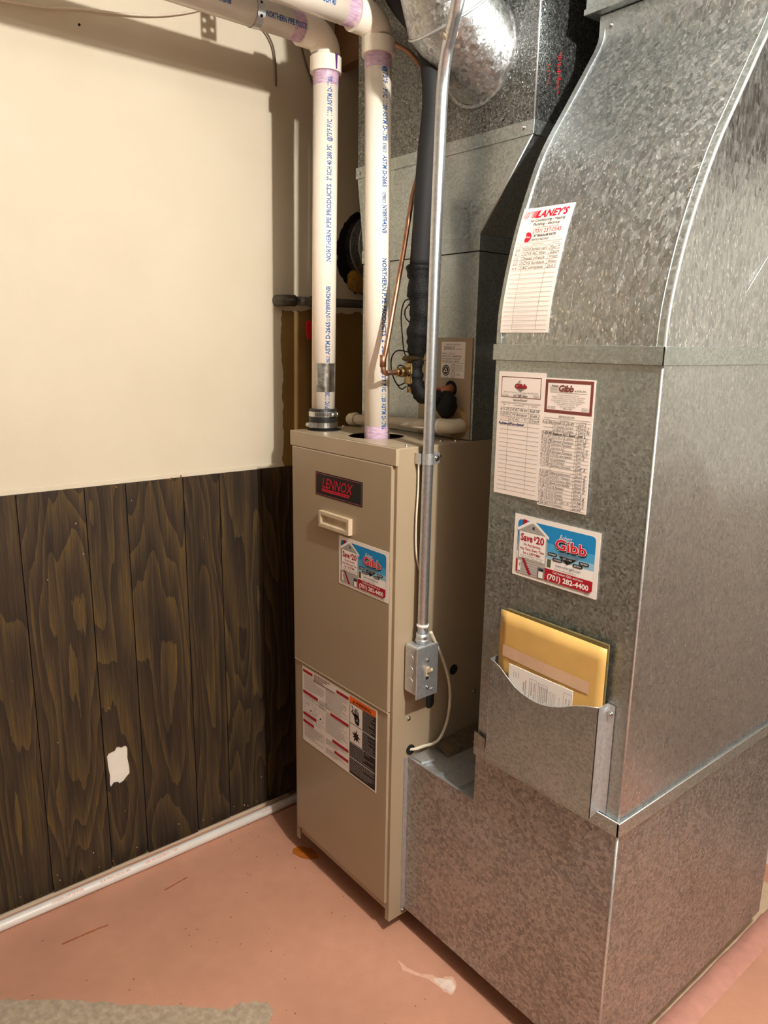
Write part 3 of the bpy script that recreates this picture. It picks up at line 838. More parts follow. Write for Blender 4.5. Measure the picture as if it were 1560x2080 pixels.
MB().tube([(DX1 + 0.001, DY0, BZ0), (DX1 + 0.001, DY0, BZ1)], 0.0028, 8).build('corner_bead', 'zinc', rd)
for x_ in (0.800, 0.868):
    MB().prism([(x_ - 0.005, DY0 + 0.001, BZN - 0.007), (x_ + 0.005, DY0 + 0.001, BZN - 0.007), (x_ + 0.002, DY0 + 0.001, BZN + 0.003), (x_ - 0.002, DY0 + 0.001, BZN + 0.003)], (0, DY1 - DY0 - 0.01, 0)).build('seam', 'zinc', rd)
MB().box(FX1 + 0.001, DX0 - 0.003, DY0 - 0.001, DY0 + 0.006, BZN - 0.001, BZN + 0.0012).build('folded_edge', 'zinc', rd)
MB().box(FX1 + 0.0005, FX1 + 0.002, 0.039, DY0 - 0.001, 0.070, BZN + 0.002).build('mounting_flange', 'zinc', rd)
MB().prism([(0.700, 0.060, BZN - 0.006), (0.735, 0.062, BZN - 0.006), (0.745, 0.10, BZN - 0.006), (0.700, 0.12, BZN - 0.006)], (0, 0, 0.008)).build('bent_tab', 'zinc', rd)
mb = MB()
rr2 = random.Random(4)
mb.grid([[Vector((FX1 + 0.001 + 0.055 * j / 5 + rr2.uniform(-.003, .003), 0.14 + 0.55 * i / 14, BZN - 0.006 + (0.018 * (1 - j / 5)) + rr2.uniform(-.003, .003))) for j in range(6)] for i in range(15)])
mb.build('dusty_flange', 'dust', rd)
for (px, py) in ((0.80, 0.16), (1.21, 0.16), (0.80, 0.70), (1.18, 0.70)):
    MB().box(px - 0.025, px + 0.025, py - 0.025, py + 0.025, 0.0, BZ0, 0.002).build('support_block', 'wood', rd)

# upright: cross-broken panels
RZ0, RZ1 = 0.655, 1.500
def xbreak(c00, c10, c11, c01, n, depth):
    """panel creased from corner to corner, its centre pressed by depth along n"""
    cs = [Vector(c) for c in (c00, c10, c11, c01)]; ct = sum(cs, Vector()) / 4 + Vector(n) * depth
    mb = MB(); mb.add(cs + [ct], [(0, 1, 4), (1, 2, 4), (2, 3, 4), (3, 0, 4)]); return mb
XB = 0.006
zb0, zb1 = BZ1 - 0.01, RZ1
xbreak((DX0, DY0, zb0), (DX1, DY0, zb0), (DX1, DY0, zb1), (DX0, DY0, zb1), (0, 1, 0), XB).build('front_panel', 'galv', rd)
xbreak((DX1, DY0, zb0), (DX1, DY1, zb0), (DX1, DY1, zb1), (DX1, DY0, zb1), (1, 0, 0), 0.020).build('side_panel', 'galv_panel', rd)
MB().box(DX0, DX0 + 0.0015, DY0 + 0.001, DY1, zb0, zb1).build('side_panel', 'galv', rd)
MB().box(DX0, DX1, DY1 - 0.0015, DY1, zb0, zb1).build('back_panel', 'galv', rd)
MB().tube([(DX1, DY0, zb0), (DX1, DY0, zb1)], 0.0022, 8).build('corner_bead', 'zinc', rd)
cx_, cz_ = (DX0 + DX1) / 2, (zb0 + zb1) / 2
def yface(x, z):
    a = max(abs(x - cx_) / (DX1 - cx_), abs(z - cz_) / (zb1 - cz_))
    return DY0 + XB * max(0.0, 1 - a)
# slip bands
def band(z0, z1, t, nm='slip_band', split=True):
    MB().box(DX0 - t, DX1 + t, DY0 - t, DY0 - 0.0005, z0, z1, 0.0012).build(nm, 'galv', rd)
    MB().box(DX1 + 0.0005, DX1 + t + 0.001, DY0 - t, DY1 + t, z0, z1, 0.0012).build(nm, 'galv', rd)
band(1.494, 1.525, 0.005)
band(0.626, 0.655, 0.0065, 'hem_band')
MB().tube([(DX0 - 0.006, DY0 - 0.006, 0.6555), (DX1 + 0.006, DY0 - 0.006, 0.6555), (DX1 + 0.0075, DY1, 0.6555)], 0.0016, 6).build('hem_edge', 'zinc', rd)
MB().prism([(DX0 - 0.004, DY0 - 0.008, 0.646), (DX0 + 0.028, DY0 - 0.008, 0.646), (DX0 + 0.028, DY0 - 0.008, 0.676), (DX0 - 0.004, DY0 - 0.008, 0.684)], (0, 0.0012, 0)).build('corner_tab', 'galv_base', rd)

# curved upper section
profL = [(.053, 1.515), (.0575, 1.600), (.083, 1.712), (.1155, 1.806), (.155, 1.892), (.2216, 1.988), (.2764, 2.066), (.3110, 2.120), (.3175, 2.1700)]
profR = [(.053, 1.515), (.0590, 1.589), (.082, 1.681), (.1115, 1.758), (.1547, 1.845), (.202, 1.919), (.2504, 1.994), (.2980, 2.072), (.3175, 2.1700)]
cl = crom([(DX0, y, z) for y, z in profL], 7); cr = crom([(DX1, y, z) for y, z in profR], 7)
NP = len(cl)
def csurf(a, t, off=0.0):
    """a across (0 left - 1 right), t along the profile 0..1, off outward"""
    s = t * (NP - 1); i = min(int(s), NP - 2); f_ = s - i
    p = (cl[i].lerp(cl[i + 1], f_)).lerp(cr[i].lerp(cr[i + 1], f_), a)
    d = (cl[i + 1] - cl[i]).lerp(cr[i + 1] - cr[i], a)
    n = Vector((0, -d.z, d.y)).normalized()
    return p + n * off
mb = MB(); mb.grid([[csurf(a / 12, t / 60) for a in range(13)] for t in range(61)])
mb.build('curved_front', 'galv_curve', rd)
for j, side in enumerate((cl, cr)):
    x = DX0 if j == 0 else DX1
    mb = MB(); mb.grid([[p, Vector((x, DY1, p.z))] for p in side], False)
    mb.build('curved_side', 'galv_side', rd)
MB().box(DX0, DX1, DY1 - 0.0015, DY1, 1.515, 2.170).build('back_panel', 'galv', rd)
for a0, a1, nm in ((0.0, 0.034, 0), (0.962, 1.0, 1)):
    mb = MB(); o_ = 0.0022
    mb.grid([[csurf(a0, t / 60, 0.0), csurf(a0, t / 60, o_), csurf(a1, t / 60, o_), csurf(a1, t / 60, 0.0)] for t in range(1, 61)], False)
    mb.build('lock_seam', 'galv', rd)
    aa = a1 if nm == 0 else a0
    MB().tube([csurf(aa, t / 60, o_) for t in range(1, 59)], 0.0009, 6).build('seam_edge', 'zinc', rd)
MB().tube([csurf(1.0, t / 60, 0.0005) for t in range(0, 61)], 0.0030, 8).build('corner_bead', 'zinc', rd)
# collar at the top
MB().box(DX0 - 0.001, DX1 + 0.002, 0.313, DY1, 2.128, 2.170, 0.001).build('top_collar', 'galv', rd)
screw((0.952, 0.3125, 2.148), (0, -1, 0), rd, 0.005)
# scratch marks
for a, b_ in (((1.293, 0.30, 1.62), (1.293, 0.44, 1.76)),):
    MB().tube([a, b_], 0.0007, 5).build('scratch', 'zinc', rd)

# ---- service cards on the upright
def on_front(u0, v0):
    yf = min(yface(u0 + du, v0 + dv) for du in (0.0, 0.115) for dv in (0.0, 0.24)) if v0 > 1.2 else min(yface(u0 + du, v0 + dv) for du in (0.0, 0.2) for dv in (0.0, 0.13))
    return lambda u, v, off: Vector((u0 + u, yf - 0.0012 - off, v0 + v))

def table(P, u0, u1, v_top, v_bot, n, cols, m='pencil', th=0.0005):
    for k in range(n + 1):
        v = v_top + (v_bot - v_top) * k / n
        P.rect(u0, v - th / 2, u1, v + th / 2, m, 1.5)
    for c in cols: P.rect(c - th / 2, v_bot, c + th / 2, v_top, m, 1.5, 8)

# card 1 (left, mostly empty)
W1, H1 = 0.1165, 0.244
c1 = sheet_on(on_front(0.939, 1.229), W1, H1, 'paper', 'service_card', rd, 6, 10); c1['label'] = 'white service record card with red framed heading, mostly blank'
P = Print(on_front(0.939, 1.229))
P.frame(0.008, 0.1945, 0.107, 0.2345, 0.0012, 'maroon', 1)
P.text('Al', 0.048, 0.2215, 0.0070, 'grey', 2, shear=0.3); P.text('Gibb', 0.0575, 0.2130, 0.0085, 'black', 2, 0.031, 'C', bold=0.07); P.text('Gibb', 0.0575, 0.2135, 0.0082, 'red', 3, 0.029, 'C', bold=0.035)
P.poly([(0.048, 0.2115), (0.067, 0.2115), (0.0575, 0.2065)], 'grey', 2)
P.text('2011 Great Northern Dr. N - Fargo, ND 58102-3250', 0.0575, 0.2035, 0.0030, 'pencil', 2, 0.086, 'C'); P.text('robertgibb.com', 0.0575, 0.2002, 0.0024, 'pencil', 2, 0.022, 'C')
P.text('701-282-4400', 0.0575, 0.1962, 0.0042, 'black', 2, 0.036, 'C', bold=0.01)
P.text('AC #278', 0.019, 0.1990, 0.0020, 'pencil', 2, 0.014, 'C'); P.text('MN #120698', 0.019, 0.1964, 0.0020, 'pencil', 2, 0.019, 'C')
P.text('24-Hour', 0.097, 0.2003, 0.0022, 'pencil', 2, 0.013, 'C'); P.text('Emergency', 0.097, 0.1980, 0.0022, 'pencil', 2, 0.016, 'C'); P.text('Service', 0.097, 0.1960, 0.0022, 'pencil', 2, 0.011, 'C')
P.text('Service Record', 0.0575, 0.1885, 0.0042, 'black', 2, 0.034, 'C', bold=0.012)
table(P, 0.008, 0.108, 0.1830, 0.0095, 20, (0.030, 0.080))
P.rect(0.008, 0.1848, 0.108, 0.1853, 'pencil', 1.5)
for s_, u_ in (('Date', 0.018), ('Work Performed', 0.055), ('Serviceman', 0.094)): P.text(s_, u_, 0.1790, 0.0024, 'pencil', 2, None, 'C', bold=0.01)
hw = [('6-11-20', 'C+S AC +56 hrs', 'Rob W', 'pen'), ('5-20-20', 'C+S furnace', 'Josh J', 'pen'), ('', 'C+S AC  1 Yr', 'Dad', 'pencil')]
for k, (a, b_, c, m) in enumerate(hw):
    v = 0.1685 - k * 0.0091
    P.text(a, 0.008, v, 0.0058, m, 2, 0.020 if a else None, shear=0.3); P.text(b_, 0.032, v, 0.0060, m, 2, 0.044, shear=0.3); P.text(c, 0.083, v, 0.0060, m, 2, 0.023, shear=0.3)
P.text('6-7-21', 0.008, 0.1503, 0.0055, 'palepink', 2, 0.019, shear=0.3)
for k in range(3): P.scribble(0.006, 0.070, 0.1408 + k * 0.0006, 0.0045, 'penblue', 2, 0.0008, k)
P.build('printing', c1)

# card 2 (right, filled in)
W2, H2 = 0.1135, 0.2425
c2 = sheet_on(on_front(1.0525, 1.2225), W2, H2, 'paper', 'service_card', rd, 6, 10); c2['label'] = 'white service record card with brown framed heading, filled with handwriting'
P = Print(on_front(1.0525, 1.2225))
P.frame(0.0035, 0.1790, 0.1100, 0.2400, 0.0058, 'maroon', 1)
P.text('Robert', 0.019, 0.2275, 0.0034, 'black', 2, 0.015, bold=0.02)
for k in range(4): P.rect(0.016 - k * 0.001, 0.2190 + k * 0.0024, 0.033, 0.2196 + k * 0.0024, 'pencil', 1.5)
P.text('Gibb', 0.0335, 0.2195, 0.0115, 'maroon', 2, 0.034, shear=0.15, bold=0.04)
P.text('& SONS, INC.', 0.0700, 0.2200, 0.0034, 'black', 2, 0.026, shear=0.1); P.rect(0.016, 0.2168, 0.097, 0.2174, 'pencil', 1.5)
for k, s_ in enumerate(('Mechanical & Electrical Contractors', 'Plumbing - Heating - Air Conditioning - Sheet Metal', 'Water Conditioners and Pumps - Water Treatment', 'Energy Management Systems - Refrigerated Warehouse', 'Electrical - Temperature Control Systems', 'Box 10748 - 210 - 8th St. S. - W.', 'Fargo, ND 58108-0748')):
    P.text(s_, 0.0565, 0.2122 - k * 0.0036, 0.0024, 'pencil', 2, (0.048, 0.074, 0.068, 0.075, 0.058, 0.046, 0.034)[k], 'C')
P.text('282-4400', 0.0565, 0.1868, 0.0030, 'pencil', 2, 0.020, 'C')
for k, s_ in enumerate(('AC #278', 'ND PLBG 98')): P.text(s_, 0.0205, 0.1895 - k * 0.0028, 0.0022, 'pencil', 2, 0.017, 'C')
for k, s_ in enumerate(('24-Hour', 'Emergency', 'Service')): P.text(s_, 0.0955, 0.1905 - k * 0.0028, 0.0022, 'pencil', 2, 0.015, 'C')
P.text('SERVICE RECORD', 0.0565, 0.1715, 0.0040, 'pencil', 2, 0.036, 'C', bold=0.006)
P.rect(0.003, 0.1690, 0.110, 0.1695, 'pencil', 1.5)
rows_ = [('5-6-96', 'Install G-26-83', 'Jon L'), ('', '75 Genesis Furnace', 'Mark J'), ('', 'w/ 28-25-761 Condens.', 'Terry N'), ('11-25-96', 'Replaced GCC Board', 'Jon L'), ('8-7-97', 'C+S AC 2 lb. update', 'Dale C'),
         ('9-23-98', 'Service Furnace', 'Jon M'), ('9-19-99', 'Service Furnace', 'Jon T'), ('5-25-03', 'Service A/C', 'Jason Z'), ('10-3-03', 'Service Furnace', 'Jon N.T'), ('6-1-05', 'C+S AC new capacitor', 'Tom Z'),
         ('9-1-06', 'C+S Furnace', 'Tom'), ('11-7-06', 'C+S Furnace', 'Tom'), ('7-17-07', 'Service Furnace', 'Jeff S'), ('', '', 'Todd'), ('3-31-08', 'Replaced ignition control', 'Jason Z'),
         ('6-22-2009', 'C+S AC + Furnace', 'Jesse R'), ('12-7-10', 'C+S Furnace, filter', 'Jesse R'), ('10-13-10', 'Blower Limit Assembly', 'Jesse R'), ('11-8-11', 'C+S Furnace', 'Jesse Z'), ('1-7-14', 'C+S Furnace', 'Jon S'),
         ('9-26-15', 'C+S Furnace', 'Jared B'), ('7-28-16', 'C+S Furnace', 'Craig S'), ('7-6-17', 'C+S AC, add 1 lb.', 'Larry S'), ('4-24-18', 'C+S Furnace', 'Jared')]
nr = len(rows_)
table(P, 0.003, 0.110, 0.1650, 0.0030, nr, (0.026, 0.080))
for s_, u_ in (('Date', 0.014), ('Work Performed', 0.053), ('Serviceman', 0.095)): P.text(s_, u_, 0.1657, 0.0022, 'pencil', 2, None, 'C')
rp = (0.1650 - 0.0030) / nr
for k, (a, b_, c) in enumerate(rows_):
    v = 0.1650 - rp * (k + 1) + 0.0010; m = 'black' if k == 3 else 'pen'; bo = 0.025 if k == 3 else 0.0
    jt = rr.uniform(0.88, 1.0); m = m if k % 3 != 1 or k == 3 else 'pencil'
    if a: P.text(a, 0.001, v, 0.0050, m, 2, 0.0235 * jt, shear=0.25, bold=bo)
    if b_: P.text(b_, 0.0275, v + rr.uniform(-.0004, .0004), 0.0050, m, 2, min(0.050, 0.0031 * len(b_)) * jt, shear=0.25, bold=bo)
    if c: P.text(c, 0.082, v, 0.0052, m, 2, min(0.025, 0.0038 * len(c)), shear=0.3, bold=bo)
P.build('printing', c2)

coupon(on_front(0.9985, 1.068), 0.2025, 0.1265, rd, 'Save $20 advert sticker on the galvanized duct above the envelope')

# card 3 on the curved sheet
def on_curve(u, v, off):
    # v runs from the card's bottom up along the curve
    z = 1.547 + v * 0.985
    lo, hi = 0.0, 1.0
    x_a = (0.938 + u - DX0) / (DX1 - DX0)
    for _ in range(18):
        mid = (lo + hi) / 2
        if csurf(x_a, mid).z < z: lo = mid
        else: hi = mid
    return csurf(x_a, lo, 0.0014 + 0.0022 * max(0, min(1, (0.016 - u) / 0.004)) + off)
W3, H3 = 0.1150, 0.236
c3 = sheet_on(on_curve, W3, H3, 'paper', 'service_card', rd, 8, 14); c3['label'] = 'white service record card with red heading stuck on the curved duct'
P = Print(on_curve)
P.text("LANEY'S", 0.0330, 0.2165, 0.0130, 'brightred', 2, 0.0700, shear=0.35, bold=0.035)
for k in range(9): P.poly([(0.005 + k * 0.0036, 0.2165), (0.0065 + k * 0.0036 + k * 0.0002, 0.2165), (0.0115 + k * 0.0036 + k * 0.0002, 0.2295), (0.0100 + k * 0.0036, 0.2295)], 'brightred' if k > 4 else 'pinkred', 2)
P.text('Air Conditioning - Heating', 0.0620, 0.2085, 0.0054, 'green', 2, 0.0800, 'C', shear=0.15, bold=0.008)
P.text('Plumbing - Electrical', 0.0620, 0.2010, 0.0054, 'green', 2, 0.0600, 'C', shear=0.15, bold=0.008)
P.text('For 24 Hour Service Call', 0.0680, 0.1955, 0.0034, 'pinkred', 2, 0.0480, 'C')
P.text('(701) 237-0543', 0.0680, 0.1865, 0.0078, 'lettred', 2, 0.0640, 'C')
P.text('AT REGULAR RATE!', 0.0650, 0.1795, 0.0044, 'black', 2, 0.0520, 'C', bold=0.02)
P.text('Back of tag', 0.0930, 0.1748, 0.0020, 'pencil', 2, 0.016, 'C')
P.poly(circ(0.0250, 0.1800, 0.0096, 20), 'brightred', 2); P.text('24 Hour', 0.0250, 0.1787, 0.0034, 'white', 3, 0.0140, 'C', bold=0.02)
P.text('SERVICE RECORD', 0.0570, 0.1725, 0.0038, 'black', 2, 0.0400, 'C')
table(P, 0.0060, 0.1090, 0.1620, 0.0055, 18, (0.0270, 0.0850))
P.rect(0.0060, 0.1690, 0.1090, 0.1695, 'pencil', 1.5)
for s_, u_ in (('Date', 0.0170), ('Work Performed', 0.0550), ('Serviceman', 0.0965)): P.text(s_, u_, 0.1645, 0.0026, 'pencil', 2, None, 'C')
for k, (a, b_, c) in enumerate((('5-6-20', 'C+S furnace start', 'Paul P'), ('4-1-21', 'C+S AC filter', 'Zach'), ('3-22-22', 'heat check', 'Wilson'), ('2-28-23', 'C+S furnace', 'Wilson'), ('6-4-23', 'AC complete', 'Zach S'))):
    v = 0.1620 - 0.0087 * (k + 1) + 0.0012
    P.text(a, 0.0065, v, 0.0056, 'pencil', 2, 0.0185, shear=0.25); P.text(b_, 0.0285, v, 0.0058, 'pencil', 2, 0.0500, shear=0.25); P.text(c, 0.0870, v, 0.0058, 'pencil', 2, 0.0200, shear=0.25)
P.build('printing', c3)

# ---- sheet-metal pocket screwed to the upright
PKY = 0.022
pk = thing_pts = [(0.980, 0.882), (0.993, 0.879), (1.007, 0.873), (1.028, 0.858), (1.049, 0.845), (1.068, 0.838), (1.088, 0.834), (1.106, 0.833), (1.125, 0.835), (1.146, 0.840), (1.166, 0.848), (1.183, 0.857), (1.198, 0.864), (1.222, 0.873), (1.247, 0.880)]
poly = pk + [(1.247, 0.652), (0.982, 0.652)]
pkf = MB().prism([(x, PKY, z) for x, z in poly], (0, 0.0012, 0)).build('document_pocket', 'galv', rd)
pkf['label'] = 'bent sheet-metal document pocket with a scooped front edge'
MB().prism([(1.2458, PKY, 0.880), (1.2458, DY0, 0.880), (1.2458, DY0, 0.655), (1.2458, PKY, 0.652)], (0.0012, 0, 0)).build('pocket_side', 'zinc', pkf)
MB().prism([(0.980, PKY, 0.882), (0.980, DY0, 0.886), (0.980, DY0, 0.655), (0.980, PKY, 0.652)], (0.0012, 0, 0)).build('pocket_side', 'zinc', pkf)
MB().box(1.247, 1.262, DY0 - 0.0025, DY0 - 0.001, 0.657, 0.880).build('pocket_flange', 'zinc', pkf)
MB().box(1.2462, 1.2485, DY0 - 0.012, DY0 - 0.0025, 0.657, 0.872).build('pocket_fold', 'zinc', pkf)
MB().box(0.982, 1.2458, PKY + 0.0012, DY0, 0.652, 0.6535).build('pocket_bottom', 'galv', pkf)
screw((1.2545, DY0 - 0.0025, 0.862), (0, -1, 0), pkf, 0.0045)
MB().tube([(x, PKY + 0.0006, z) for x, z in pk], 0.0010, 6).build('folded_rim', 'zinc', pkf)

# ================================================================== THINGS IN THE POCKET
ev = thing('envelope', 'padded kraft envelope standing in the metal pocket', 'envelope', (1.12, 0.036, 0.655))
rows = []
for j in range(13):
    z = 0.656 + (0.990 - 0.656) * j / 12
    rows.append([Vector((0.992 + 0.253 * i / 14, 0.0345 - 0.0035 * math.sin(PI * i / 14) * math.sin(PI * min(1, j / 12) ** 1.0) + 0.0006 * math.sin(i * 2.1 + j * 1.3), z + 0.003 * (1 - i / 14) * (j / 12))) for i in range(15)])
mb = MB(); mb.grid(rows)
back = [[p + Vector((0, 0.0022 + (0.0345 - p.y), 0)) for p in r] for r in rows]
mb.grid([list(reversed(r)) for r in back])
for r1, r2 in ((rows[0], back[0]), (rows[-1], back[-1])): mb.grid([r1, r2])
mb.grid([[r[0] for r in rows], [r[0] for r in back]]); mb.grid([[r[-1] for r in rows], [r[-1] for r in back]])
eb = mb.build('envelope_body', 'kraft', ev)
rows = [[Vector((1.004 + 0.212 * i / 8, 0.0298 + 0.0022 * abs(i / 8 - 0.5) * 2, z_ - 0.005 * i / 8)) for i in range(9)] for z_ in (0.896, 0.921)]
mb = MB(); mb.grid(rows); mb.build('tape_strip', 'tapestrip', ev)['label'] = 'pale strip of sticky tape across the envelope'
P = Print(lambda u, v, off: Vector((0.992 + u, 0.0336 - off - 0.0006, 0.656 + v)))
for k, s_ in enumerate(('VI', '0', 'G')): P.text(s_, 0.004 + 0.001 * k, 0.318 - 0.011 * k, 0.006, 'pencil', 1)
P.build('pencil_note', ev)
sl = thing('plastic_sleeve', 'olive plastic sleeve sticking out behind the kraft envelope', 'sleeve', (1.13, 0.045, 0.655))
MB().box(1.003, 1.2455, 0.0405, 0.0455, 0.6545, 0.9975, 0.002).build('sleeve_body', 'sleeve', sl)
ps = thing('folded_paper', 'folded white printed paper in front of the kraft envelope', 'paper', (1.11, 0.027, 0.655))
MB().box(1.028, 1.186, 0.0262, 0.0276, 0.6545, 0.888, 0.0005).build('sheet', 'sheet', ps)
P = Print(lambda u, v, off: Vector((1.028 + u, 0.0262 - off, 0.654 + v)))
q = -PI / 2
for k, s_ in enumerate(('Company name', 'Contact', 'Dealer')): P.text(s_, 0.013 + k * 0.006, 0.222, 0.0022, 'pencil', 1, 0.012, rot=q)
P.text('THIS INSTRUCTION', 0.044, 0.214, 0.0028, 'black', 1, 0.034, rot=q); P.text('AND NOTE', 0.039, 0.208, 0.0028, 'black', 1, 0.020, rot=q)
P.frame(0.055, 0.172, 0.072, 0.222, 0.0005, 'pencil', 1)
P.text('THANK YOU', 0.066, 0.216, 0.0030, 'black', 1, 0.034, rot=q); P.text('LOCATION', 0.059, 0.216, 0.0030, 'black', 1, 0.030, rot=q)
for k in range(5): P.text('IMPORTANT NOTE FOR USE', 0.080 + k * 0.0042, 0.215, 0.0026, 'black', 1, 0.040 - 0.003 * k, rot=q)
P.frame(0.077, 0.165, 0.100, 0.220, 0.0005, 'pencil', 1)
for k in range(5): P.text('Read these instructions before installing', 0.104 + k * 0.0036, 0.212, 0.0018, 'pencil', 1, 0.038, rot=q)
P.text('Furnace model', 0.128, 0.208, 0.0022, 'pencil', 1, 0.03, rot=q); P.text('5', 0.117, 0.176, 0.006, 'black', 1)
P.frame(0.138, 0.180, 0.157, 0.224, 0.0005, 'pencil', 1); P.text('TYPICAL', 0.150, 0.215, 0.003, 'black', 1, 0.022, rot=q); P.text('A/V', 0.143, 0.213, 0.003, 'black', 1, 0.012, rot=q)
P.build('printing', ps)

# ================================================================== TRUNK DUCT above
tr = thing('trunk_duct', 'rectangular galvanized trunk duct at the ceiling above the curved duct', 'duct', (1.4, 0.55, 2.17))
tq = at((1190, 18), 'x', 0.905)
MB().box(0.905, 4.28, tq.y, 0.80, 2.1715, CEIL - 0.002, 0.002).build('trunk_body', 'galv', tr)
MB().box(0.903, 4.28, tq.y - 0.003, tq.y, 2.1715, 2.183, 0.001).build('trunk_hem', 'galv', tr)

# ================================================================== COIL CABINET AND SUPPLY PLENUM
CX0, CX1, CY0, CY1 = 0.250, 0.690, 0.240, 0.645
co = thing('coil_cabinet', 'galvanized cooling coil cabinet with beige access panel on the furnace', 'cabinet', (0.47, 0.44, FZ1 + 0.002))
MB().box(CX0, CX1, CY0, CY1, FZ1 + 0.002, 1.735, 0.0012).build('cabinet_body', 'galv', co)
ap = MB().box(0.496, 0.6835, CY0 - 0.004, CY0 - 0.0003, FZ1 + 0.003, 1.540, 0.001).build('access_panel', 'beige', co)
screw((0.552, CY0 - 0.004, 1.532), (0, -1, 0), ap, 0.004)
MB().cyl((0.513, CY0 - 0.0042, 1.327), (0.513, CY0 - 0.003, 1.327), 0.003, 12).build('screw_hole', 'dark', ap)
MB().cyl((0.616, CY0 - 0.0046, 1.4155), (0.616, CY0 - 0.003, 1.4155), 0.021, 24).build('pipe_opening', 'dark', ap)
fm = lambda u, v, off: Vector((0.579 + u, CY0 - 0.0046 - off, 1.4425 + v))
lb = sheet_on(fm, 0.082, 0.087, 'sticker', 'rating_label', ap, 2, 2); lb['label'] = 'white rating label with certification marks'
P = Print(fm)
P.text('MANUFACTURED FOR', 0.041, 0.079, 0.0034, 'pencil', 1, 0.050, 'C'); P.text('LENNOX', 0.009, 0.068, 0.0088, 'black', 1, 0.038); P.text('INDUSTRIES', 0.050, 0.068, 0.0030, 'pencil', 1, 0.022)
for k, s_ in enumerate(('MODEL : C23-31-1', 'SERIAL NO : 6096B07838', 'REFRIGERANT : HCFC-22', 'TEST PRESSURE : 300 PSI')): P.text(s_, 0.002, 0.057 - k * 0.0064, 0.0042, 'black', 1, (0.046, 0.068, 0.064, 0.060)[k])
for v_ in (0.036, 0.0175): P.rect(0.034 if v_ < 0.02 else 0.002, v_, 0.080, v_ + 0.0005, 'pencil', 1)
P.poly(circ(0.018, 0.018, 0.0135, 24), 'black', 1); P.poly(circ(0.018, 0.018, 0.0108, 24), 'sticker', 2); P.poly(circ(0.018, 0.018, 0.0096, 24), 'black', 3); P.poly([(0.011, 0.0135), (0.025, 0.0135), (0.018, 0.0255)], 'sticker', 4); P.poly([(0.0145, 0.0152), (0.0215, 0.0152), (0.018, 0.0212)], 'black', 5)
for cy, s_ in ((0.0265, 'UL'), (0.0085, 'CSA')):
    P.poly(circ(0.043, cy, 0.0072, 20), 'black', 1); P.poly(circ(0.043, cy, 0.0060, 20), 'sticker', 2); P.text(s_, 0.043, cy - 0.002, 0.0044, 'black', 3, 0.008, 'C')
for k in range(4): P.text('LISTED COMPONENT', 0.054, 0.030 - k * 0.0030, 0.0018, 'pencil', 1, 0.022)
P.text('4173', 0.055, 0.006, 0.0045, 'black', 1)
P.text('41G41-REV', 0.003, 0.0015, 0.0018, 'pencil', 1, 0.025)
P.build('printing', lb)

pl = thing('supply_plenum', 'dark galvanized supply plenum widening above the coil cabinet', 'duct', (0.53, 0.47, 1.7365))
MB().box(CX0 - 0.003, CX1 + 0.003, CY0 - 0.003, CY1, 1.7365, 1.771, 0.001).build('slip_band', 'galv', pl)
UX0, UX1, UY1 = 0.222, 0.832, 0.80
A = [(CX0, CY0, 1.771), (CX1, CY0, 1.771), (CX1, CY1, 1.771), (CX0, CY1, 1.771)]
B = [(UX0, CY0, 1.960), (UX1, CY0, 1.960), (UX1, UY1, 1.960), (UX0, UY1, 1.960)]
mb = MB(); mb.add(A + B, [(0, 1, 5, 4), (1, 2, 6, 5), (2, 3, 7, 6), (3, 0, 4, 7)]); mb.build('tapered_section', 'galv', pl)
MB().tube([A[1], B[1]], 0.0022, 8).build('corner_bead', 'zinc', pl)
MB().box(UX0 - 0.004, UX1 + 0.004, CY0 - 0.004, UY1, 1.958, 1.987, 0.001).build('slip_band', 'galv', pl)
screw((0.806, CY0 - 0.004, 1.975), (0, -1, 0), pl, 0.005); screw((0.236, CY0 - 0.004, 1.972), (0, -1, 0), pl, 0.004)
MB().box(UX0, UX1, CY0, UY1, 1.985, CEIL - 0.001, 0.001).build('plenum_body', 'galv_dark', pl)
MB().tube([(UX1, CY0, 1.987), (UX1, CY0, CEIL - 0.002)], 0.0022, 8).build('corner_bead', 'zinc', pl)
for x_, z_ in ((0.815, 2.003), (0.745, 2.002), (0.69, 1.998)): MB().cyl((x_, CY0 - 0.0006, z_), (x_, CY0 + 0.001, z_), 0.0026, 10).build('screw_hole', 'dark', pl)
# red crayon marks on the right side
P = Print(lambda u, v, off: Vector((UX1 + 0.0006 + off, 0.262 + u, 2.02 + v)))
for k in range(18):
    P.line((0.045 + rr.uniform(-.004, .004), 0.03 + k * 0.0045), (0.052 + rr.uniform(-.003, .005), 0.033 + k * 0.0045), 0.0026, 'maroon' if k % 3 else 'red', 1)
for k in range(7): P.line((0.012 + rr.uniform(-.004, .004), 0.04 + k * 0.006), (0.020 + rr.uniform(-.004, .004), 0.043 + k * 0.006), 0.0022, 'maroon', 1)
P.build('crayon_mark', pl)

# round take-off elbow
el = thing('round_duct_elbow', 'shiny round galvanized duct elbow on the supply plenum', 'duct', (0.667, CY0, 2.15))
ER = 0.102
def gore(pts_dirs, nm, r0=ER):
    rows = []
    for c, n in pts_dirs:
        c = Vector(c); n = Vector(n).normalized(); e1 = Vector((1, 0, 0)); e2 = n.cross(e1).normalized()
        rows.append([c + (e1 * math.cos(2 * PI * k / 40) + e2 * math.sin(2 * PI * k / 40) / 1.0) * r0 for k in range(41)])
    return rows
c0 = Vector((0.667, CY0 - 0.0012, 2.150)); angs = [0, 22, 50, 78]
def mitre(ca, cb, cc):
    return ((cb - ca).normalized() + (cc - cb).normalized()).normalized()
pc = [c0, c0 + Vector((0, -0.088, 0.058)), c0 + Vector((0, -0.125, 0.160)), c0 + Vector((0, -0.130, 0.215)), c0 + Vector((0, -0.130, 0.262))]
rings = []
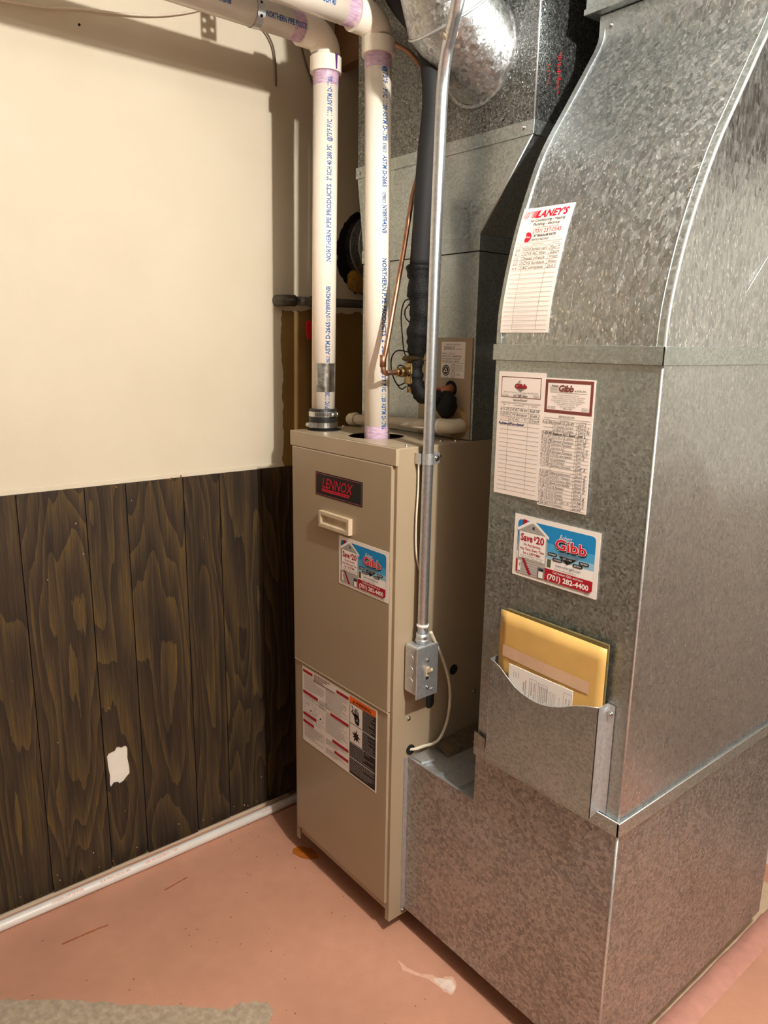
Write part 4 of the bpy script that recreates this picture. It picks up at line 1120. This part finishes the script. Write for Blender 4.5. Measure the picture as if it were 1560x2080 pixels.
for i, c in enumerate(pc):
    if i == 0: n = Vector((0, -1, 0)); s_ = 1
    elif i == len(pc) - 1: n = (pc[-1] - pc[-2]).normalized(); s_ = 1
    else:
        n = mitre(pc[i - 1], c, pc[i + 1]); s_ = 1
    e1 = Vector((1, 0, 0)); e2 = n.cross(e1).normalized()
    rings.append([c + e1 * math.cos(2 * PI * k / 40) * ER + e2 * math.sin(2 * PI * k / 40) * ER * s_ for k in range(40)])
for i in range(4):
    mb = MB(); mb.grid([rings[i] + [rings[i][0]], rings[i + 1] + [rings[i + 1][0]]]); mb.build('gore', 'galv_round', el)
    if i:
        MB().tube(rings[i] + [rings[i][0]], 0.0032, 6, False).build('gore_seam', 'zinc', el)
MB().ring(c0 + Vector((0, 0.0010, 0)), c0 + Vector((0, -0.004, 0)), ER + 0.006, ER - 0.001, 40).build('starting_collar', 'galv_round', el)

# ================================================================== PVC VENT PIPES
PR = 0.0312
STR1 = 'NORTHERN PIPE PRODUCTS'
def wrap_text(s, base_fn, length, h, mat, bold=0.028):
    """text laid along a pipe: base_fn(u, v) -> 3D"""
    tv, tf, tw, th = text_mesh(s, bold, 2)
    return [base_fn(a / tw * length, b / th * h) for a, b in tv], tf

def pipe_print(parent, chunks, fn_for, name='lettering', mat='blue'):
    for c in chunks:
        V = []; F = []
        kind = c[0]
        fn = fn_for(c)
        if kind == 'box':
            L = c[2]; h = c[3]; n = len(V)
            for (u0, v0, u1, v1) in ((0, 0, L, 0.0012), (0, h - 0.0012, L, h), (0, 0, 0.0014, h), (L - 0.0014, 0, L, h), (0.004, h * 0.35, L - 0.004, h * 0.5), (0.004, h * 0.6, L * 0.6, h * 0.75), (L * 0.35, h * 0.2, L - 0.006, h * 0.3)):
                n = len(V); V += [fn(u0, v0), fn(u1, v0), fn(u1, v1), fn(u0, v1)]; F.append((n, n + 1, n + 2, n + 3))
        else:
            pv, pf = wrap_text(kind, fn, c[2], c[3], mat); n = len(V)
            V += pv; F += [tuple(i + n for i in q_) for q_ in pf]
        obj(name, V, F, mat, parent)


def vertical_fn(cx, cy, axis_top, z0, alpha, up):
    """print on an upright pipe; up = reads upwards"""
    def fn(u, v):
        z = z0 + u if up else z0 - u
        a = alpha + (-(v) / PR if up else v / PR)
        e = (Vector((CAM.x - cx, CAM.y - cy, 0))).normalized(); r_ = Vector((-e.y, e.x, 0))
        d = e * math.cos(a) + r_ * math.sin(a)
        c = axis_top(z)
        return Vector((c.x, c.y, z)) + d * (PR + 0.0004)
    return fn


def vent_pipe(name, label, x0, x, y0, y1, z0, zh, hub_z, hub_y, y_end):
    """upright from (x0, y0, z0) leaning to (x, y1) at height zh, then an elbow and an overhead run along -y"""
    t = thing(name, label, 'pipe', (x0, y0, z0))
    ax = lambda z: Vector((x0 + (x - x0) * (z - z0) / (zh - z0), y0 + (y1 - y0) * (z - z0) / (zh - z0), z))
    MB().tube([ax(z0), ax(hub_z + 0.005)], PR, 36).build('upright_pipe', 'pvc', t)
    MB().tube([(x, hub_y - 0.005, zh), (x, y_end, zh + 0.004)], PR, 36).build('overhead_pipe', 'pvc', t)
    h1 = ax(hub_z + 0.03); R = min(y1 - hub_y - 0.028, 0.046)
    arc = [Vector((x, y1 - R + R * math.cos(a), zh - R + R * math.sin(a))) for a in [PI / 2 * k / 10 for k in range(1, 11)]]
    HB = 0.036
    e_ = MB(); e_.tube([h1] + arc + [Vector((x, hub_y + 0.026, zh))], HB - 0.0005, 36); e_ = e_.build('elbow', 'pvc_fit', t)
    MB().ring(ax(hub_z), ax(hub_z + 0.034), HB + 0.0025, PR, 36).build('elbow_hub', 'pvc_fit', e_)
    MB().ring((x, hub_y, zh), (x, hub_y + 0.032, zh), HB + 0.0025, PR, 36).build('elbow_hub', 'pvc_fit', e_)
    MB().ring(ax(hub_z - 0.030), ax(hub_z + 0.001), PR + 0.0003, PR - 0.001, 36).build('primer_stain', 'purple', t)
    MB().ring((x, hub_y - 0.030, zh), (x, hub_y + 0.001, zh), PR + 0.0003, PR - 0.001, 36).build('primer_stain', 'purple', t)
    return t, ax


v1, ax1 = vent_pipe('vent_pipe', 'cream plastic vent pipe nearest the wall, with rubber coupling and foil tape', 0.300, 0.300, 0.070, 0.081, 1.315, 2.249, 2.166, 0.006, -3.45)
v2, ax2 = vent_pipe('vent_pipe', 'cream plastic vent pipe rising from the dark round opening, right of the foil-taped one', 0.504, 0.455, 0.093, 0.119, 1.245, 2.246, 2.172, 0.046, -3.45)
H_ = 0.0122
chunksL = [(s_, z_, L, H_) for s_, z_, L in (('1120 ASTM D-1785', 1.356, 0.105), ('ASTM D-2665', 1.492, 0.083), (STR1, 1.724, 0.184), ('2" SCH 40', 1.928, 0.060), ('280 PSI', 1.994, 0.044), ('@73\u00b0F', 2.043, 0.028))]
chunksL += [('NY89FR42NB', 1.588, 0.076, H_), ('box', 1.468, 0.020, 0.009), ('box', 1.577, 0.020 * 0.5, 0.009)]
chunksL[3:6] = [('2" SCH 40 280 PSI', 1.916, 0.082, H_), ('@73\u00b0F PVC', 2.006, 0.050, H_)]
chunksL += [('1120 ASTM D-1785', 2.064, 0.086, H_)]
chunksL[0] = ('PVC 1120 ASTM D-1785', 1.352, 0.112, H_)
pipe_print(v1, chunksL, lambda c: vertical_fn(0.300, 0.076, ax1, c[1], math.radians(30), True))
chunksR = [('@73\u00b0F', 2.143, 0.036, H_), ('PVC 1120 ASTM D-1785', 2.095, 0.112, H_), ('box', 1.978, 0.020, 0.009), ('ASTM D-2665', 1.952, 0.070, H_), ('box', 1.869, 0.022, 0.009), ('NY89FR42NB', 1.842, 0.064, H_),
           (STR1, 1.722, 0.182, H_), ('2" SCH 40', 1.532, 0.058, H_), ('@73\u00b0F', 1.462, 0.030, H_), ('PVC 1120 ASTM D-1785', 1.427, 0.112, H_)]
pipe_print(v2, chunksR, lambda c: vertical_fn(0.504, 0.087, ax2, c[1], math.radians(22), False))
def horiz_fn(x, z, y0, beta):
    def fn(u, v):
        b_ = beta + v / PR
        return Vector((x + math.cos(b_) * (PR + 0.0005), y0 + u, z + math.sin(b_) * (PR + 0.0005)))
    return fn
pipe_print(v1, [('NORTHERN PIPE PRODUCTS', -0.103, 0.130, 0.0115), ('NY89FR42NB', -0.250, 0.060, 0.0115)], lambda c: horiz_fn(0.300, 2.249, c[1], math.radians(-22)), 'lettering', 'blue')
pipe_print(v2, [('PRODUCTS 2" 8CH 40', -0.122, 0.100, 0.0115)], lambda c: horiz_fn(0.455, 2.246, c[1], math.radians(-24)), 'lettering', 'blue')
MB().ring(ax2(1.286), ax2(1.320), PR + 0.0004, PR - 0.001, 36).build('primer_stain', 'purple', v2)
# purple drip on the near elbow
def drip():
    e = (Vector((CAM.x - 0.300, CAM.y - 0.080, 0))).normalized(); r_ = Vector((-e.y, e.x, 0)); V = []
    for k in range(9):
        z = 2.168 + 0.034 * k / 8; wd = 0.05 + 0.06 * k / 8
        for s in (-1, 1):
            a = math.radians(42) + s * wd; V.append(Vector((0.300, 0.080, z)) + (e * math.cos(a) + r_ * math.sin(a)) * 0.0389)
    return obj('primer_drip', V, [(2 * k, 2 * k + 1, 2 * k + 3, 2 * k + 2) for k in range(8)], 'purple_dark', v1)
drip()
# foil tape
V = []; e = (Vector((CAM.x - 0.300, CAM.y - 0.082, 0))).normalized(); r_ = Vector((-e.y, e.x, 0))
mb = MB(); rows = []
for j in range(7):
    z = 1.396 + 0.074 * j / 6
    rows.append([Vector((0.300, ax1(z).y, z)) + (e * math.cos(a) + r_ * math.sin(a)) * (PR + 0.0007 + 0.0003 * math.sin(7 * a + j)) for a in [math.radians(-38 + (104 + 3 * math.sin(j * 2.2)) * k / 16) for k in range(17)]])
mb.grid(rows); mb.build('foil_tape', 'foil', v1)['label'] = 'shiny foil tape wrapped on the pipe'
# rubber coupling and its two hose clamps
mb = MB()
mb.tube([(0.300, 0.070, z) for z in (1.295, 1.302, 1.314, 1.322, 1.330, 1.344, 1.349, 1.351)], 0.036, 36, True, [0.0365, 0.0365, 0.0365, 0.0385, 0.0385, 0.0365, 0.0365, 0.033])
rb = mb.build('rubber_coupling', 'rubber', v1)
for zc, sy in ((1.337, 1), (1.308, -1)):
    MB().ring((0.300, 0.070, zc - 0.0065), (0.300, 0.070, zc + 0.0065), 0.0388, 0.0360, 36).build('hose_clamp', 'steel', rb)
    d = (e * math.cos(math.radians(40 if sy > 0 else -62)) + r_ * math.sin(math.radians(40 if sy > 0 else -62)))
    c = Vector((0.300, 0.070, zc)) + d * 0.042; tn = Vector((-d.y, d.x, 0))
    MB().cyl(c - tn * 0.010, c + tn * 0.008, 0.0062, 12).build('clamp_screw', 'steel', rb)
    MB().cyl(c + tn * 0.008, c + tn * 0.012, 0.0072, 6).build('clamp_screw', 'steel', rb)
    if sy > 0:
        for k in range(12):
            a = math.radians(-30 + k * 4.5); p = Vector((0.300, 0.070, zc)) + (e * math.cos(a) + r_ * math.sin(a)) * 0.0389
            MB().box(p.x - 0.0006, p.x + 0.0006, p.y - 0.0006, p.y + 0.0006, zc - 0.004, zc + 0.004).build('clamp_thread', 'iron', rb)

# perforated hanger strap round the overhead pipe
hs = thing('pipe_hanger', 'perforated galvanized strap around the overhead vent pipe', 'strap', (0.300, -0.114, 2.42))
mb = MB(); rows = []
for a in [math.radians(-178 + 356 * k / 40) for k in range(41)]:
    d = Vector((math.cos(a), 0, math.sin(a)))
    rows.append([Vector((0.300, -0.124, 2.2495)) + d * (PR + 0.0015), Vector((0.300, -0.105, 2.2495)) + d * (PR + 0.0015)])
mb.grid(rows); mb.build('strap_loop', 'zinc', hs)
holed_plate([(-0.126, 2.284), (-0.088, 2.284), (-0.088, CEIL - 0.001), (-0.126, CEIL - 0.001)], [circ(-0.117, z, 0.004, 12) for z in (2.30, 2.32, 2.345, 2.37)] + [circ(-0.098, z, 0.004, 12) for z in (2.305, 2.33, 2.355, 2.38)], 0.0012, lambda u, v, w_: (0.292 + w_, u, v)).build('strap_tail', 'zinc', hs)
for a in (math.radians(20), math.radians(-28)):
    d = Vector((math.cos(a), 0, math.sin(a))); c = Vector((0.300, -0.1145, 2.2495)) + d * (PR + 0.0016)
    MB().cyl(c, c + d * 0.0006, 0.0034, 10).build('strap_hole', 'dark', hs)

# ================================================================== CONDUIT, SWITCH
cu_pts = [tuple(at((958, -120), 'y', 0.0)), tuple(at((931, 0), 'y', 0.012)), tuple(at((922, 40), 'y', 0.028)), tuple(at((915, 70), 'y', 0.042)), tuple(at((907, 105), 'y', 0.056)), tuple(at((899, 175), 'y', 0.070)), (0.722, 0.0750, 1.924), (0.722, 0.072, 1.728), (0.722, 0.070, 1.522), (0.722, 0.068, 1.304), (0.722, 0.066, 1.073), (0.722, 0.066, 0.835)]
cn = thing('conduit', 'bare steel electrical conduit running down to the switch box', 'conduit', (0.722, 0.066, 0.83))
MB().tube(crom(cu_pts, 5), 0.0127, 20).build('conduit_tube', 'emt', cn)
c = at((914, 68), 'y', 0.043); d = (at((922, 40), 'y', 0.028) - at((907, 105), 'y', 0.056)).normalized()
MB().tube([c - d * 0.006, c + d * 0.006], 0.0150, 20).build('cable_tie', 'beige_plastic', cn)
MB().tube([(0.722, 0.066, 0.868), (0.722, 0.066, 0.862)], 0.0150, 20).build('cable_tie', 'pvc_white', cn)
mb = MB(); mb.cyl((0.722, 0.066, 0.8215), (0.722, 0.066, 0.846), 0.0158, 20); mb.cyl((0.722, 0.066, 0.826), (0.722, 0.066, 0.832), 0.0172, 20)
cc = mb.build('conduit_connector', 'zinc', cn)
screw((0.737, 0.060, 0.838), (1, -0.4, 0), cc, 0.003)
# clamp to the furnace side
cp = MB(); cp.ring((0.722, 0.068, 1.255), (0.722, 0.068, 1.280), 0.0142, 0.0127, 24)
cp.box(0.6955, 0.7155, 0.050, 0.0525, 1.255, 1.280, 0.0005); cp.box(0.712, 0.7245, 0.080, 0.102, 1.255, 1.280, 0.0005); cp.box(0.6955, 0.714, 0.0815, 0.0835, 1.255, 1.280, 0.0005); cp.box(0.6955, 0.6975, 0.050, 0.0835, 1.255, 1.280, 0.0004)
cp = cp.build('conduit_clamp', 'zinc', cn)
screw((0.7245, 0.093, 1.2675), (1, 0, 0), cp, 0.005); MB().tube([(0.720, 0.093, 1.2675), (0.712, 0.118, 1.269)], 0.0022, 8).build('clamp_bolt', 'steel', cp)

sb = thing('switch_box', 'galvanized toggle switch box on the side of the furnace', 'switch', (0.72, 0.061, 0.69))
bx = MB().box(0.697, 0.744, 0.031, 0.093, 0.697, 0.8205, 0.006).build('box_body', 'zinc', sb)
for z_ in (0.788, 0.758, 0.728): MB().cyl((0.7205, 0.0312, z_), (0.7205, 0.0296, z_), 0.0108, 20).build('knockout', 'zinc', bx)
cv = MB().box(0.744, 0.7475, 0.027, 0.0965, 0.690, 0.821, 0.0014).build('cover_plate', 'zinc', sb)
MB().box(0.7475, 0.7495, 0.0565, 0.0670, 0.744, 0.768, 0.0005).build('switch_slot', 'beige_plastic', cv)
mb = MB(); mb.prism([(0.749, 0.058, 0.752), (0.749, 0.058, 0.763), (0.762, 0.058, 0.771), (0.763, 0.058, 0.763)], (0, 0.0075, 0)); mb.build('toggle', 'beige_plastic', sb)
MB().box(0.7475, 0.7482, 0.057, 0.066, 0.736, 0.744).build('switch_gap', 'dark', cv)
for z_ in (0.786, 0.716): screw((0.7475, 0.0615, z_), (1, 0, 0), cv, 0.003)
MB().box(0.7476, 0.7480, 0.071, 0.080, 0.7075, 0.7105).build('maker_mark', 'purple', cv)

tc = thing('thermostat_cable', 'pale looped low voltage cable from the switch box to the furnace side', 'cable', (0.70, 0.06, 0.525))
MB().tube(crom([(0.738, 0.078, 0.850), (0.735, 0.095, 0.822), (0.729, 0.124, 0.775), (0.722, 0.158, 0.705), (0.718, 0.172, 0.640), (0.716, 0.166, 0.578), (0.714, 0.146, 0.537), (0.711, 0.124, 0.526), (0.708, 0.095, 0.528), (0.702, 0.070, 0.526), (0.690, 0.058, 0.524)], 7), 0.0038, 10).build('cable', 'whitewire', tc)
tw = thing('thin_cable', 'thin tan cable tucked beside the conduit on the furnace', 'cable', (0.70, 0.066, 1.0))
MB().tube(crom([(0.702, 0.056, 1.272), (0.702, 0.0575, 1.20), (0.703, 0.0530, 1.115), (0.703, 0.0565, 1.04), (0.705, 0.070, 0.985), (0.705, 0.072, 0.94)], 6), 0.0022, 8).build('cable', 'whitewire', tw)
lp = thing('cable_loop', 'small white cable loop on the wall side of the furnace', 'cable', (0.25, 0.03, 0.66))
MB().tube(crom([(0.2555, 0.03, 0.672), (0.247, 0.028, 0.665), (0.2425, 0.027, 0.650), (0.2445, 0.027, 0.634), (0.2555, 0.03, 0.622)], 6), 0.0022, 8).build('cable', 'whitewire', lp)

# ================================================================== REFRIGERANT LINES
IY = 0.150
sp = [at(p, 'y', y_) for p, y_ in (((775, -60), 0.12), ((812, 5), 0.13), ((850, 55), 0.14), ((872, 112), IY), ((879, 165), IY), ((879, 225), IY), ((868, 330), IY), ((860, 450), IY), ((853, 540), IY))]
su = thing('suction_line', 'thick black foam insulated refrigerant line wrapped in black tape', 'pipe', (0.61, IY, 1.4))
MB().tube(crom(sp, 6), 0.0245, 20).build('foam_sleeve', 'foam', su)
tp = [at(p, 'y', y_) for p, y_ in (((852, 538), IY), ((852, 560), IY), ((854, 600), IY), ((855, 640), IY), ((850, 680), IY), ((846, 720), IY), ((843, 760), IY), ((848, 790), IY + 0.005), ((862, 805), IY + 0.015), ((880, 808), IY + 0.03), ((893, 808), IY + 0.045))]
tpp = crom(tp, 5)
rt = random.Random(5)
rad = []
for i in range(len(tpp)):
    f_ = i / (len(tpp) - 1)
    r0 = 0.0275 if f_ < 0.42 else (0.0275 - 0.009 * min(1, (f_ - 0.42) / 0.12))
    rad.append(r0 + rt.uniform(-0.0026, 0.0030) + (0.003 if i in (1, 2, 9, 10) else 0))
MB().tube(tpp, 0.03, 20, True, rad).build('tape_wrap', 'black_tape', su)
# second length of wrapped line behind it
sp2 = [at(p, 'y', y_) for p, y_ in (((872, 400), 0.19), ((873, 480), 0.185), ((876, 545), 0.18), ((876, 600), 0.178), ((872, 650), 0.175), ((862, 690), 0.165))]
MB().tube(crom(sp2, 5), 0.016, 16).build('tape_wrap', 'black_tape', su)
e_end = tp[-1]
mb = MB(); mb.sphere(e_end + Vector((0.012, 0.012, -0.016)), 0.027, 14, 9, (1.0, 1.0, 1.25), 0.06, rt); mb.build('tape_lump', 'black_tape', su)
mb = MB(); mb.cyl(e_end + Vector((-0.004, 0.0, 0.012)), Vector((0.616, CY0 - 0.002, 1.4155)), 0.0125, 16); mb.build('copper_stub', 'rust', su)

lq = thing('liquid_line', 'thin bare copper refrigerant tube bending into brass fittings', 'pipe', (0.58, 0.05, 1.45))
cpts = [at(p, 'y', y_) for p, y_ in (((770, 60), 0.215), ((800, 88), 0.215), ((830, 106), 0.215), ((858, 140), 0.21), ((872, 185), 0.205), ((874, 250), 0.20), ((860, 320), 0.19), ((838, 400), 0.15), ((820, 508), 0.12), ((800, 620), 0.085), ((786, 700), 0.06), ((779, 733), 0.052))]
MB().tube(crom(cpts, 5), 0.0060, 14).build('copper_tube', 'copper', lq)
eb0 = at((778, 735), 'y', 0.052); eb1 = Vector((eb0.x + 0.001, eb0.y + 0.001, eb0.z - 0.020)); eb2 = at((790, 757), 'x', eb0.x); eb3 = at((812, 756), 'x', eb0.x)
el2 = MB().tube(crom([eb0 + Vector((0, 0, 0.012)), eb0, eb1, eb1.lerp(eb2, 0.55) + Vector((0, 0, -0.004)), eb2, eb3], 6), 0.0062, 14).build('copper_elbow', 'copper', lq)
MB().cyl(eb0 + Vector((0, 0, 0.016)), eb0 + Vector((0, 0, -0.012)), 0.0078, 14).build('copper_collar', 'copper', lq)
n3 = (eb3 - eb2).normalized()
mb = MB(); mb.cyl(eb3 - n3 * 0.012, eb3 - n3 * 0.002, 0.010, 6); mb.cyl(eb3 - n3 * 0.002, eb3 + n3 * 0.022, 0.0115, 6); mb.cyl(eb3 + n3 * 0.022, eb3 + n3 * 0.05, 0.009, 14); mb.build('brass_nut', 'brass', lq)
vb = eb3 + n3 * 0.038
mb = MB(); mb.box(vb.x - 0.013, vb.x + 0.013, vb.y - 0.013, vb.y + 0.013, vb.z - 0.030, vb.z + 0.022, 0.003); mb.cyl(vb + Vector((0, 0, -0.05)), vb + Vector((0, 0, -0.028)), 0.010, 6); mb.build('expansion_valve', 'brass', lq)
mb = MB(); mb.cyl(vb + Vector((0, 0, 0.030)), vb + Vector((0, 0, 0.038)), 0.026, 24, 0.020); mb.cyl(vb + Vector((0, 0, 0.024)), vb + Vector((0, 0, 0.030)), 0.018, 24, 0.026); mb.build('valve_dome', 'brass', lq)
vy = 0.155
def pw(ps, yv): return crom([at(p, 'y', yv) for p in ps], 6)
for pts_ in ([(836, 608), (822, 612), (815, 640), (818, 690), (822, 718), (832, 728)], [(833, 616), (823, 630), (824, 645), (832, 655)], [(829, 715), (808, 712), (796, 725), (795, 752), (803, 775), (815, 790), (825, 785)], [(828, 748), (812, 742), (805, 752)], [(797, 762), (808, 782), (822, 778)]):
    MB().tube(pw(pts_, vy - 0.02), 0.0017, 6).build('capillary_tube', 'blackwire', lq)
mb = MB(); mb.cyl(at((855, 733), 'y', 0.16), at((866, 727), 'y', 0.16), 0.0042, 10); mb.build('access_cap', 'brass', lq)

# condensate drain
cdn = thing('condensate_pipe', 'white plastic condensate drain lying across the furnace top', 'pipe', (0.45, 0.19, 1.295))
yc = 0.195
MB().tube([(0.262, yc, 1.3125), (0.655, yc, 1.3275)], 0.0145, 20).build('drain_tube', 'pvc_dull', cdn)
MB().tube(crom([(0.285, yc, 1.3135), (0.262, yc, 1.3125), (0.252, yc + 0.012, 1.312), (0.250, yc + 0.026, 1.312)], 5), 0.0175, 18).build('drain_elbow', 'pvc_dull', cdn)
MB().tube(crom([(0.600, yc, 1.3255), (0.640, yc, 1.327), (0.656, yc + 0.010, 1.328), (0.660, CY0 - 0.003, 1.329)], 5), 0.0180, 18).build('drain_elbow', 'pvc_dull', cdn)
MB().ring((0.626, yc, 1.3265), (0.632, yc, 1.3267), 0.0195, 0.0145, 24).build('drain_collar', 'pvc_white', cdn)
dp = thing('foam_seal', 'dirty tan foam seal around the condensate outlet on the beige panel', 'foam', (0.645, 0.23, 1.30))
mb = MB(); rr3 = random.Random(8)
ring0 = [Vector((0.640 + 0.044 * math.cos(t) * (1 + rr3.uniform(-.08, .08)), CY0 - 0.0046, 1.335 + 0.041 * math.sin(t) * (1 + rr3.uniform(-.08, .08)))) for t in [2 * PI * k / 26 for k in range(26)]]
ring1 = [Vector((0.640 + (p.x - 0.640) * 0.72, CY0 - 0.012, 1.335 + (p.z - 1.335) * 0.72)) for p in ring0]
mb.grid([ring0 + [ring0[0]], ring1 + [ring1[0]]]); mb.add(ring1, [tuple(range(26))]); mb.build('seal', 'foamtan', dp)
rc = thing('red_cap', 'small red plastic cap under the black taped line', 'cap', (0.60, 0.17, 1.345))
MB().cyl((0.598, 0.185, 1.3405), (0.604, 0.170, 1.356), 0.009, 14, 0.007).build('cap', 'redplastic', rc)
# ================================================================== WALL FITTINGS BEHIND
gp = thing('gas_pipe', 'dark iron pipe running along the wall behind the vent pipes', 'pipe', (0.045, 0.3, 1.645))
gz = at((600, 611), 'x', 0.045); gz2 = at((738, 614), 'x', 0.045)
y_a = at((590, 611), 'x', 0.045).y
MB().tube([(0.045, y_a, gz.z), (0.045, 1.0, gz.z + 0.004)], 0.0125, 18).build('iron_pipe', 'iron', gp)
MB().tube(crom([(0.0, y_a - 0.018, gz.z), (0.028, y_a - 0.018, gz.z), (0.043, y_a - 0.010, gz.z), (0.045, y_a + 0.014, gz.z)], 5), 0.0165, 18).build('iron_elbow', 'iron', gp)
yb_ = at((632, 611), 'x', 0.045).y
MB().cyl((0.045, yb_, gz.z), (0.045, yb_ + 0.028, gz.z), 0.0170, 18).build('iron_coupling', 'iron', gp)
MB().tube([(0.045, yb_ + 0.014, gz.z), (0.045, yb_ + 0.014, gz.z - 0.11)], 0.0115, 16).build('iron_drop', 'iron', gp)
MB().tube([(0.045, yb_ + 0.014, gz.z - 0.11), (0.045, yb_ + 0.014, 1.30)], 0.0115, 16).build('iron_drop', 'iron', gp)
rv = thing('valve_handle', 'red lever handle of the gas valve behind the left vent pipe', 'valve', (0.062, yb_ + 0.01, 1.52))
ha = at((622, 652), 'x', 0.065); hb = at((640, 650), 'x', 0.065); hc = at((640, 690), 'x', 0.065); hd_ = at((624, 689), 'x', 0.065); he = at((621, 668), 'x', 0.065)
MB().prism([ha, hb, hc, hd_, he], (0.004, 0, 0)).build('lever', 'redplastic', rv)
MB().cyl((0.055, yb_ + 0.014, (ha.z + hc.z) / 2), (0.065, yb_ + 0.014, (ha.z + hc.z) / 2), 0.006, 10).build('stem', 'brass', rv)

fp = thing('wall_flue', 'round metal duct passing through a ragged dark hole in the wall', 'duct', (0.0, 0.445, 1.79))
fc = Vector((0.0, 0.448, 1.795)); rr4 = random.Random(2)
mb = MB()
pp = [(0.0008, fc.y + (0.118 + rr4.uniform(-.006, .007)) * math.cos(t), fc.z + (0.128 + rr4.uniform(-.007, .007)) * math.sin(t)) for t in [2 * PI * k / 60 for k in range(60)]]
mb.prism(pp, (0.0012, 0, 0)); mb.build('ragged_opening', 'dark', fp)
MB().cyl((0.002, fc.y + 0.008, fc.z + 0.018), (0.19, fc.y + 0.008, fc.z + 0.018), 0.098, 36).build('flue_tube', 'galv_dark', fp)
for x_ in (0.03, 0.075): MB().ring((x_, fc.y + 0.008, fc.z + 0.018), (x_ + 0.005, fc.y + 0.008, fc.z + 0.018), 0.1005, 0.097, 36).build('flue_bead', 'galv', fp)
mb = MB(); mb.sphere((0.012, fc.y - 0.035, fc.z - 0.082), 0.042, 14, 8, (0.35, 1.2, 0.9), 0.1, rr4); mb.build('insulation_wad', 'insul', fp)

# ---- floor pipe along the wall
wp = thing('floor_pipe', 'white plastic pipe lying on the floor along the panelled wall', 'pipe', (0.048, -0.3, 0))
MB().tube([(0.032, -3.4, 0.0142), (0.040, -1.3, 0.0142), (0.050, -0.35, 0.0142), (0.046, 0.62, 0.0142)], 0.0140, 20).build('pipe_tube', 'pvc_white', wp)
def fpfn(y0):
    def fn(u, v):
        b_ = math.radians(38) + v / 0.014
        y = y0 + u; x = 0.040 + 0.010 * (y + 1.3) / 0.95 if y < -0.35 else 0.050 - 0.004 * (y + 0.35) / 0.97
        return Vector((x + math.cos(b_) * 0.0143, y, 0.0142 + math.sin(b_) * 0.0143))
    return fn
pipe_print(wp, [('CHARLOTTE PIPE', -0.66, 0.085, 0.007), ('3/4 PVC SCH 40', -0.53, 0.085, 0.007), ('480 PSI ASTM D-1785', -0.40, 0.10, 0.007), ('CHARLOTTE PIPE', -0.01, 0.07, 0.007)], lambda c: fpfn(c[1]), 'lettering', 'palepink')

# ---- wires high on the wall
w1 = thing('wall_cable', 'thin cream cable drooping along the top of the cream wall', 'cable', (0.015, -0.3, 2.25))
MB().tube(crom([at(p, 'x', 0.012) for p in ((-120, -25), (0, 0), (60, 10), (110, 16), (165, 18), (230, 26), (290, 31), (340, 30), (390, 23), (440, 10))], 6), 0.0028, 8).build('cable', 'whitewire', w1)
for pts_, lab in (([(520, 45), (538, 62), (549, 80), (556, 100), (560, 135), (561, 175)], 'thin brown wire hanging from the overhead pipe, left of two'), ([(606, 70), (614, 100), (622, 130), (632, 160), (645, 195)], 'thin brown wire hanging by the vent pipe elbow, right of two')):
    ww = thing('hanging_wire', lab, 'wire', tuple(at(pts_[-1], 'x', 0.012)), 'brown wires on the cream wall')
    MB().tube(crom([at(p, 'x', 0.012) for p in pts_], 6), 0.0024, 8).build('wire', 'brownwire', ww)

# ---- ceiling joists between wall and ducts
for k, yj in enumerate((0.32, 0.72)):
    MB().box(0.0, 0.21, yj, yj + 0.04, CEIL - 0.12, CEIL - 0.0005, 0.002).build('joist', 'wood', ce)
